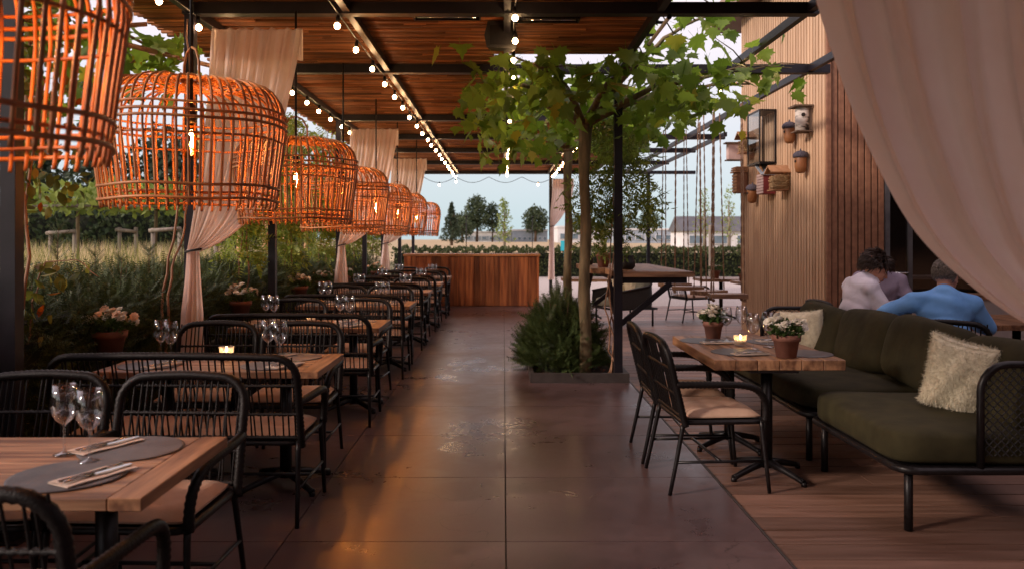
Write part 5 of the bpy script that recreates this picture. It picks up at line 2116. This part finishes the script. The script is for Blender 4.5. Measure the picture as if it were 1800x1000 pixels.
def sprigs_on_box(n, x0, x1, y0, y1, z0, z1, faces):
    """points and outward directions on some faces of a box, with uneven depth"""
    P, D = [], []
    ar = {'x+': (y1 - y0) * (z1 - z0), 'x-': (y1 - y0) * (z1 - z0), 'z+': (x1 - x0) * (y1 - y0), 'y-': (x1 - x0) * (z1 - z0), 'y+': (x1 - x0) * (z1 - z0)}
    tot = sum(ar[f] for f in faces)
    for f in faces:
        m = int(n * ar[f] / tot)
        a = np.stack([nr.uniform(x0, x1, m), nr.uniform(y0, y1, m), nr.uniform(z0, z1, m)], 1)
        d = np.zeros((m, 3))
        ax, sg = 'xyz'.index(f[0]), (1 if f[1] == '+' else -1)
        wob = .07 * np.sin(a[:, (ax + 1) % 3] * 5.1) * np.cos(a[:, (ax + 2) % 3] * 4.3) + .05 * np.sin(a[:, (ax + 1) % 3] * 13.7 + 1) + nr.uniform(-.09, .05, m)
        a[:, ax] = ((x1, y1, z1) if sg > 0 else (x0, y0, z0))[ax] + sg * wob
        d[:, ax] = sg
        P.append(a)
        D.append(d)
    P, D = np.concatenate(P), np.concatenate(D)
    D = D * .7 + nr.normal(0, .45, D.shape)
    D[:, 2] += .55
    return P, D


hg = thing('yew_hedge', 'dark green clipped yew hedge running along the left posts', 'hedge', (0, 0, 0))
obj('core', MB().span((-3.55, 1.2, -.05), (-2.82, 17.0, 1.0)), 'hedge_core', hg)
P1, D1 = sprigs_on_box(15500, -3.6, -2.74, 2.6, 12.0, .05, 1.10, ('x+', 'z+'))
P2, D2_ = sprigs_on_box(3500, -3.6, -2.74, 12.0, 17.0, .3, 1.10, ('x+', 'z+', 'y+'))
P0 = np.concatenate([P1, P2])
D0 = np.concatenate([D1, D2_])
scatter('foliage', SPR_T, SPR_F, P0, D0, nr.uniform(.09, .19, len(P0)), 'yew', hg)['kind'] = 'stuff'
ldP, ldD = [], []
stm = MB()
for k in range(34):
    x, y = rnd.uniform(-3.35, -2.8), (rnd.uniform(3.6, 7.5) if k < 20 else rnd.uniform(7.5, 15))
    h = rnd.uniform(.12, .40) * (1.25 if k % 4 == 0 else 1)
    stm.tube([(x, y, .95), (x + .02, y, 1.1 + h)], [.006, .002], 4)
    for i in range(int(26 + 90 * h)):
        s = rnd.random()
        a = rnd.uniform(0, 2 * PI)
        ldP.append((x + .02 * s, y, 1.0 + (h + .1) * s))
        ldD.append((math.cos(a), math.sin(a), .9))
obj('shoot_stems', stm, 'dark_bark', hg)['kind'] = 'stuff'
scatter('foliage', SPR_T, SPR_F, np.array(ldP), np.array(ldD), nr.uniform(.05, .12, len(ldP)), 'yew', hg)['kind'] = 'stuff'

ys_ = thing('yew_shrub', 'bushy dark yew shrub at the foot of the plane trunk', 'shrub', (.66, 9.15, 0))
n = 3000
u = nr.normal(0, 1, (n, 3))
u /= np.linalg.norm(u, axis=1, keepdims=True)
u[:, 2] = np.abs(u[:, 2])
rad = nr.uniform(.62, 1.06, n) * (1 + .12 * np.sin(u[:, 0] * 9 + 2) * np.sin(u[:, 2] * 8))
pos = u * rad[:, None] * np.array([.46, .66, .72]) + np.array([0, 0, .06])
keep = (pos[:, 0] < .50)
pos, u = pos[keep], u[keep]
n = len(pos)
scatter('foliage', SPR_T, SPR_F, pos, u * .8 + nr.normal(0, .4, (n, 3)) + np.array([0, 0, .35]), nr.uniform(.12, .24, n), 'yew_light', ys_)['kind'] = 'stuff'
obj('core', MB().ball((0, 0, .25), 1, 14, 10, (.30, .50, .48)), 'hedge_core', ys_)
mb = MB()
for k in range(9):
    a = k * .7
    mb.tube([(.05 * math.cos(a), .05 * math.sin(a), .03), (.2 * math.cos(a), .25 * math.sin(a), .5), (.3 * math.cos(a), .4 * math.sin(a), .8)], [.014, .01, .004], 5)
obj('stem', mb, 'dark_bark', ys_)


# ------------------------------------------------------------------ climbers
PIN_T, PIN_F = t_pinnate()
OV_T, OV_F = t_oval()


def climber(label, loc, blobs, stems, mat, tmpl, size, n, group=None, name='climbing_vine', stem_r=.011):
    t = thing(name, label, 'vine', loc, 0, group)
    for s in stems:
        pts = []
        for i in range(len(s) - 1):
            a, b_ = Vector(s[i]), Vector(s[i + 1])
            for q in range(5):
                p = a.lerp(b_, q / 5)
                pts.append(p + Vector((rnd.uniform(-.012, .012), rnd.uniform(-.012, .012), 0)))
        pts.append(Vector(s[-1]))
        obj('stem', MB().tube(pts, [stem_r * (1 - .55 * i / len(pts)) for i in range(len(pts))], 6), 'vine_stem', t)
    P = []
    tot = sum(b[3] * b[4] * b[5] for b in blobs)
    for b in blobs:
        m = max(6, int(n * b[3] * b[4] * b[5] / tot))
        u = nr.normal(0, 1, (m, 3))
        u /= np.linalg.norm(u, axis=1, keepdims=True)
        P.append(u * (nr.uniform(.15, 1, m) ** .5)[:, None] * np.array(b[3:6]) + np.array(b[:3]))
    P = np.concatenate(P)
    m = len(P)
    D = nr.normal(0, .7, (m, 3)) + np.array([0, 0, -.45])
    scatter('foliage', tmpl[0], tmpl[1], P, D, nr.uniform(size[0], size[1], m), mat, t)['kind'] = 'stuff'
    return t


climber('wisteria with feathery leaves climbing the middle pergola post', (1.25, 8.75, 0),
        [(-.05, .1, 2.55, .32, .4, .35), (.10, 0, 2.15, .40, .35, .35), (.02, .1, 1.8, .46, .35, .25), (-.28, .2, 2.0, .28, .3, .35), (-.2, .1, 1.55, .25, .3, .2), (.32, -.05, 1.85, .2, .2, .18), (.1, -.1, 1.52, .18, .2, .14)],
        [[(-.10, -.25, 0.03), (-.06, -.15, .5), (-.12, -.12, 1.0), (-.04, 0, 1.8), (0, 0, 2.9)], [(-.14, -.22, .03), (-.02, -.2, .35), (-.16, -.14, .75), (-.06, -.12, 1.2), (.02, -.05, 2.2)], [(.02, -.36, .03), (-.12, -.2, .3), (-.08, -.14, .7), (-.12, -.13, 1.1)]],
        'wisteria', (PIN_T, PIN_F), (.15, .25), 400, None, 'wisteria')
VG = 'climbers on the hedge posts'
for k, (x, y, lab, nn) in enumerate(((-2.74, 8.25, 'yellow green climber hanging by the third hedge post', 320), (-2.80, 10.2, 'yellow green climber hanging between the third and fourth posts', 380), (-2.78, 12.0, 'yellow green climber around the fourth hedge post', 380), (-2.8, 14.4, 'yellow green climber around the fifth hedge post', 360), (-2.8, 17.0, 'yellow green climber near the bar counter end', 300))):
    z = 1.72
    climber(lab, (x, y, 0), [(0, 0, z + .1, .22, .40, .35), (.05, .25, z - .2, .2, .35, .3), (-.1, -.25, z + .2, .22, .3, .3), (.0, .1, 2.5, .2, .35, .35), (0, .1, 2.95, .25, .6, .18), (0, -.1, 1.3, .16, .3, .2)],
            [[(.05, -.1, .6), (.0, .0, 1.3), (.08, .05, 1.9), (.12, .05, 3.1)], [(.0, .15, .6), (.1, .0, 1.2), (.03, .1, 1.8), (.0, .0, 2.7)]], 'vine_green', (PIN_T, PIN_F), (.16, .27), nn, VG)
climber('bare leaning vine stalks beside the curtained second post', (-2.60, 6.05, 0), [(-.35, .3, 2.85, .35, .45, .22), (-.2, .35, 3.05, .45, .5, .12), (-.5, .1, 2.6, .2, .3, .2)],
        [[(-.02, .0, .5), (.0, .05, 1.1), (.10, .08, 1.75), (.18, .1, 2.5), (.15, .12, 3.2)], [(.0, .05, .5), (.05, .05, 1.2), (.13, .12, 1.6), (.16, .1, 2.0)], [(.1, .1, 2.9), (-.2, .2, 2.95), (-.6, .3, 2.75)]], 'plane_leaf', (LEAF_T, LEAF_F), (.13, .2), 46, VG)
climber('tangled climber with reddening leaves on the front post', (-2.78, 4.35, 0),
        [(-.05, .1, 1.95, .32, .5, .22), (-.1, .25, 2.35, .35, .5, .3), (-.1, .2, 2.8, .35, .6, .3), (.12, .0, 1.72, .14, .25, .18), (-.15, .2, 1.5, .2, .3, .15), (.22, .3, 1.9, .12, .2, .2)],
        [[(.1, .0, .6), (.16, .05, 1.4), (.05, .1, 2.2), (.0, .2, 3.0)], [(.0, .15, .6), (.1, .1, 1.6), (.15, .2, 2.4), (-.1, .2, 3.1)], [(.12, .1, 2.0), (.0, .3, 2.4), (-.3, .4, 2.9)]], 'vine_autumn', (OV_T, OV_F), (.055, .10), 800, VG)
climber('leafy low sprays of the front climber against the pale grass', (-2.66, 4.55, 0), [(.0, .0, 1.28, .16, .2, .12), (.18, .05, 1.35, .14, .1, .05), (-.05, 0, 1.05, .1, .15, .15)],
        [[(-.05, 0, .9), (-.02, 0, 1.2), (.05, .0, 1.37), (.22, .02, 1.38), (.34, .02, 1.28)]], 'vine_autumn', (OV_T, OV_F), (.07, .11), 42, VG, stem_r=.005)
climber('large leafed vine over the roof edge above the front lamps', (-3.05, 5.2, 0), [(-.1, .0, 3.0, .4, .8, .28), (-.15, .5, 2.6, .35, .6, .3), (.0, 1.3, 3.05, .3, .7, .16), (-.2, -.4, 2.5, .25, .4, .4)],
        [[(-.1, -.8, 3.15), (.0, .2, 3.2), (.05, 1.4, 3.12), (.1, 2.2, 3.25)], [(-.3, -.2, 2.2), (-.2, .2, 2.8), (0, .5, 3.2)]], 'plane_leaf', (LEAF_T, LEAF_F), (.12, .2), 150, VG, stem_r=.018)
t = thing('trellis_pole', 'slanting bamboo pole carrying the vine above the lamps', 'pole', (0, 0, 0))
obj('pole', MB().tube([(-3.15, 3.9, 2.78), (-2.48, 7.2, 3.02)], .02, 8), 'vine_stem', t)
obj('cross_pole', MB().tube([(-3.5, 5.5, 2.92), (-2.4, 5.35, 2.94)], .016, 8), 'vine_stem', t)

# ------------------------------------------------------------------ grass field and young trees beyond the hedge
BL_T, BL_F = tris([(-.008, 0, 0), (.008, 0, 0), (.006, .55, .03), (-.006, .55, .03), (0, 1, .22)], [(0, 1, 2), (0, 2, 3), (3, 2, 4)])
n = 30800
cx = nr.uniform(-20, -4.2, n // 14)
cy = 7 + 20 * nr.uniform(0, 1, n // 14) ** 1.5
ii = nr.integers(0, n // 14, n)
pos = np.stack([cx[ii] + nr.normal(0, .12, n), cy[ii] + nr.normal(0, .12, n), np.full(n, .35)], 1)
D = nr.normal(0, .22, (n, 3)) + np.array([0, 0, 1])
hh = nr.uniform(.65, 1.15, n)
g1 = (np.sin(pos[:, 0] * .9 + 1) + np.sin(pos[:, 1] * .7)) > .55
o = scatter('dry_grass', BL_T, BL_F, pos[~g1], D[~g1], hh[~g1], 'dry_grass')
tag(o, 'tall pale dry grass growing beyond the yew hedge', 'grass', kind='stuff')
o = scatter('green_grass', BL_T, BL_F, pos[g1], D[g1], hh[g1] * 1.08, 'green_grass')
tag(o, 'greener tufts of tall grass mixed into the dry field', 'grass', kind='stuff')
SG = 'tree stakes in the grass field'
for k, (xa, xb, y, zt, lab) in enumerate(((-9.1, -8.62, 16, 1.66, 'grey wooden tree stake frame furthest left in pale grass'), (-8.0, -7.66, 16.6, 1.74, 'grey wooden tree stake frame in the grass, second from left'), (-6.6, -6.1, 15, 1.70, 'grey wooden tree stake frame in the grass just left of curtain'), (-5.6, -5.15, 15.5, 1.55, 'low grey tree stake frame behind the first curtain'))):
    t = thing('tree_stake', lab, 'tree stake', (0, 0, 0), 0, SG)
    for x in (xa, xb):
        obj('stake', MB().tube([(x, y, .3), (x, y, zt)], .04, 8), 'stake_wood', t)
    obj('rail', MB().tube([(xa - .05, y - .06, zt - .05), (xb + .05, y - .06, zt - .05 - .05 * math.sin(3 * xa))], .036, 8), 'stake_wood', t)


def roof_tree(label, x, y, h, wx, group):
    t = thing('young_tree', label, 'tree', (x, y, .4), 0, group)
    pts, rs = limb((0, 0, 0), (.05, 0, h), .05, .035, 0, 6, .015)
    mb = MB().tube(pts, rs, 8)
    for a in range(6):
        an = a * PI / 3
        mb.tube([(.05, 0, h - .05), (wx * .6 * math.cos(an), wx * .6 * math.sin(an), h + .12)], [.025, .01], 6)
    obj('trunk', mb, 'bark', t)
    n = 520
    P = np.stack([nr.uniform(-wx, wx, n), nr.uniform(-wx, wx, n), h + nr.uniform(-.08, .42, n)], 1)
    T, F = t_quadleaf()
    o = scatter('crown', T, F, P, nr.normal(0, 1, (n, 3)) + np.array([0, 0, .4]), nr.uniform(.13, .24, n), 'far_leaf_light', t)
    o['kind'] = 'stuff'
    obj('training_frame', MB().tube([(-wx, -wx * .6, h), (wx, -wx * .6, h)], .03, 6).tube([(-wx, wx * .6, h), (wx, wx * .6, h)], .03, 6), 'stake_wood', t)


for x, lab in ((-8.8, 'flat topped young tree in the grass, furthest left'), (-7.2, 'flat topped young tree in the grass, second from left'), (-5.9, 'flat topped young tree in the grass beside the curtain')):
    roof_tree(lab, x, 16.4, 1.75, .95, 'flat topped young trees beyond the hedge')


def far_tree(label, loc, h, r, mat, nl, leaf, shape='round', group='distant trees', trunk='dark_bark', name='distant_tree'):
    t = thing(name, label, 'tree', loc, 0, group)
    mb = MB().tube([(0, 0, 0), (r * .05, 0, h * .4), (0, 0, h * .8)], [r * .10 + .03, r * .07 + .02, r * .02 + .01], 7)
    for k in range(7):
        a = k * 2.3
        mb.tube([(0, 0, h * (.3 + .06 * k)), (r * .5 * math.cos(a), r * .5 * math.sin(a), h * (.45 + .06 * k))], [r * .04 + .01, r * .01 + .004], 5)
    obj('trunk', mb, trunk, t)
    P = []
    nb = 16
    for k in range(nb):
        s = (k + .5) / nb
        a = k * 2.4
        if shape == 'cone':
            rr = r * (1 - s) * .8
            c = np.array([rr * .5 * math.cos(a), rr * .5 * math.sin(a), h * (.12 + .85 * s)])
            br = np.array([r * (1.05 - s) * .6] * 2 + [h * .09])
        elif shape == 'slim':
            c = np.array([r * .35 * math.cos(a) * (1.1 - s), r * .35 * math.sin(a) * (1.1 - s), h * (.3 + .66 * s)])
            br = np.array([r * (.62 - .4 * s)] * 2 + [h * .07])
        else:
            e = math.sin(PI * (.15 + .75 * s))
            c = np.array([r * .62 * e * math.cos(a), r * .62 * e * math.sin(a), h * (.34 + .55 * s)])
            br = np.array([r * .42] * 2 + [h * .13])
        m = nl // nb
        u = nr.normal(0, 1, (m, 3))
        u /= np.linalg.norm(u, axis=1, keepdims=True)
        P.append(c + u * (nr.uniform(.3, 1, m) ** .4)[:, None] * br)
    P = np.concatenate(P)
    T, F = t_quadleaf()
    scatter('crown', T, F, P, nr.normal(0, 1, P.shape), nr.uniform(.7, 1.2, len(P)) * leaf, mat, t)['kind'] = 'stuff'
    return t


# dark belt of trees behind the grass field
DT = 'dark trees behind the grass field'
for k, (x, y, h, r, sh, lab) in enumerate(((-29, 38, 7.6, 3.0, 'round', 'dark tree at the left end of the belt behind front post'), (-24.5, 42, 8.2, 2.8, 'cone', 'dark pointed conifer beside the front post vine'), (-20.5, 40, 8.8, 2.6, 'cone', 'tall dark conifer left of the largest lamp'), (-17.5, 42, 7.4, 2.8, 'round', 'rounded dark tree seen through the largest lamp'), (-14.5, 41, 8.2, 2.6, 'cone', 'dark conifer behind the curtained second post'), (-11.6, 43, 6.6, 2.6, 'round', 'dark tree between the first two curtains'), (-8.8, 44, 5.6, 2.4, 'round', 'low dark tree behind the middle lamps'))):
    far_tree(lab, (x, y, 0), h, r, 'conifer_leaf', 2600, .38, sh, DT, name='belt_tree')
bh = thing('far_hedge', 'tall dark hedge across the back of the grass field', 'hedge', (0, 0, 0))
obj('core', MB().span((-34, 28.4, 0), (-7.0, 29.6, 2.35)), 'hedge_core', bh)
P0, D0 = sprigs_on_box(7000, -34, -7.0, 28.2, 29.6, .4, 2.45, ('y-', 'z+'))
T, F = t_quadleaf()
scatter('foliage', T, F, P0, D0, nr.uniform(.16, .3, len(P0)), 'far_leaf', bh)['kind'] = 'stuff'
# timber posts behind the vines
for k, (x, y, r, lab) in enumerate(((-3.72, 13.6, .055, 'pale timber post behind vines, thicker one of the middle'), (-3.95, 13.2, .045, 'pale timber post behind vines, left of the thicker one'), (-3.62, 14.6, .04, 'slender timber post behind vines near the second curtain'), (-4.25, 12.8, .04, 'slender timber post behind vines near the third hedge post'))):
    o = obj('timber_post', MB().tube([(x, y, 0), (x, y, 1.2), (x + .01, y, 2.6)], [r, r * .98, r * .94], 10), 'log_wood')
    tag(o, lab, 'post', 'timber posts behind the vines')

# hedge across the back of the gravel yard
bh = thing('back_hedge', 'low clipped hedge across the far side of the gravel yard', 'hedge', (0, 0, 0))
obj('core', MB().span((-4.4, 32.1, 0), (16, 33.0, .92)), 'hedge_core', bh)
P0, D0 = sprigs_on_box(9500, -4.5, 16, 31.9, 33.1, .0, 1.02, ('y-', 'z+'))
scatter('foliage', T, F, P0, D0, nr.uniform(.09, .17, len(P0)), 'hedge_leaf', bh)['kind'] = 'stuff'

# ------------------------------------------------------------------ distance
far_tree('dark bushy conifer beside the smallest rattan lamp', (-11.6, 178, 0), 9.2, 3.4, 'conifer_leaf', 2400, .5, 'cone')
far_tree('small dark tree between the conifer and tall tree group', (-15.5, 300, 0), 9.5, 5, 'far_leaf', 900, 1.0, 'round')
far_tree('tall broad tree behind the white low building', (-13, 390, 0), 23, 6.5, 'far_leaf', 2200, 1.3, 'round')
far_tree('lower round tree beside the tall broad tree', (-20, 385, 0), 14, 7, 'far_leaf', 1500, 1.3, 'round')
far_tree('narrower tree right of the tall broad tree', (-5.5, 395, 0), 20, 4.2, 'far_leaf', 1300, 1.2, 'round')
far_tree('round dark tree above the low blue grey building', (15.8, 395, 0), 18, 6.8, 'far_leaf', 2000, 1.3, 'round')
far_tree('slim bright young tree in the dry field', (.05, 60, 0), 4.6, 1.0, 'far_leaf_light', 520, .2, 'slim', 'young trees in the field', 'stake_wood')
far_tree('thin young tree in front of the dark roofed house', (15.6, 62, 0), 5.4, 1.2, 'far_leaf_light', 360, .17, 'slim', 'young trees in the field', 'stake_wood')
far_tree('thin young tree beside the swing ropes', (13.0, 46, 0), 4.6, .9, 'far_leaf_light', 300, .14, 'slim', 'young trees in the field', 'stake_wood')
far_tree('low tree left of the dark roofed house', (30.0, 300, 0), 11, 6, 'far_leaf', 1100, 1.1, 'round')
far_tree('wide low tree behind the white building at right', (47.0, 330, 0), 12, 9, 'far_leaf', 1200, 1.2, 'round')
far_tree('dark tree peeking beside the dark roofed house', (62, 340, 0), 13, 6, 'far_leaf', 1000, 1.2, 'round')


def shed(name, label, x0, x1, y, z1, wall, roof, nwin, zw, dep=25, gable=False, stripe=None):
    t = thing(name, label, 'building', (x0, y, 0), 0, 'distant buildings')
    W = x1 - x0
    obj('wall', MB().span((0, 0, -.1), (W, dep, z1)), wall, t)
    if gable:
        mb = MB().add([(-.5, -.6, z1), (W + .5, -.6, z1), (W + .5, dep / 2, z1 + gable), (-.5, dep / 2, z1 + gable), (-.5, dep + .6, z1), (W + .5, dep + .6, z1)], [(0, 1, 2, 3), (3, 2, 5, 4), (0, 3, 4), (1, 5, 2)])
        obj('roof', mb, roof, t)
    else:
        obj('roof', MB().span((-.3, -.3, z1 + .01), (W + .3, dep + .3, z1 + z1 * .14)), roof, t)
    if stripe:
        obj('facade_band', MB().span((.4, -.12, z1 * .10), (W - .4, -.02, z1 * .62)), stripe, t)
    pw = W / (nwin + .001)
    for k in range(nwin):
        w_ = obj('window', MB().span((pw * k + pw * .16, -.30, zw[0]), (pw * k + pw * .84, -.14, zw[1])), 'white_wall', t)
        obj('pane', MB().span((pw * k + pw * .22, -.36, zw[0] + .08 * (zw[1] - zw[0])), (pw * k + pw * .78, -.31, zw[1] - .08 * (zw[1] - zw[0]))), 'far_glass', w_)
    return t


shed('low_white_building', 'long low white industrial building behind the dry field', -19.5, 4.0, 400, 4.6, 'white_wall', 'white_wall', 6, (.9, 2.6), stripe='blue_grey_wall')
hall = shed('blue_grey_hall', 'low blue grey hall with roof box behind the dry field', 4.2, 22.0, 398, 5.4, 'blue_grey_wall', 'white_wall', 7, (.8, 2.4))
obj('roof_box', MB().span((6.8, 1, 6.17), (10.3, 6, 9.0)), 'blue_grey_wall', hall)
shed('white_block', 'white flat roofed building behind the plane trunks', 22.5, 46.0, 330, 6.0, 'white_wall', 'white_wall', 5, (1.2, 3.8))
shed('glass_hall', 'pale blue low hall beyond the right part of the hedge', 40.0, 62.0, 290, 4.6, 'blue_grey_wall', 'white_wall', 6, (1.0, 3.0))
shed('dark_roofed_house', 'white house with wide dark grey roof beyond the swings', 34.0, 52.0, 150, 2.9, 'white_wall', 'dark_roof', 4, (.5, 2.2), 12, 3.0)
for k, (x, y, h, lab) in enumerate(((-4.2, 90, 4.0, 'thin dark lamp post in the dry field before the white building'), (4.0, 110, 4.6, 'thin dark lamp post in the dry field before the blue grey hall'))):
    t = thing('lamp_post', lab, 'lamp post', (x, y, 0), 0, 'lamp posts in the field')
    obj('pole', MB().tube([(0, 0, 0), (0, 0, h)], .06, 6), 'black_metal', t)
    obj('head', MB().box((0, -.25, h), (.3, .7, .12)), 'black_metal', t)
for k, (x, y, h, lab) in enumerate(((3.3, 30.5, 1.8, 'grey wooden stake by the back hedge left of the ropes'), (8.05, 31, 2.0, 'grey wooden stake by the back hedge between the ropes'), (9.4, 31, 1.9, 'grey wooden stake by the back hedge right of the ropes'))):
    o = obj('tree_stake', MB().tube([(x, y, -.02), (x, y, h), (x, y, h + .03)], [.07, .065, .05], 8), 'stake_wood')
    tag(o, lab, 'tree stake', 'stakes by the back hedge')
t = obj('teal_sign', MB().box((2.42, 31.6, 1.22), (.30, .04, .40)).tube([(2.42, 31.63, -.02), (2.42, 31.63, 1.4)], .02, 6), 'teal_paint')
tag(t, 'small teal board on a stick at the back hedge behind plane trunk', 'sign')
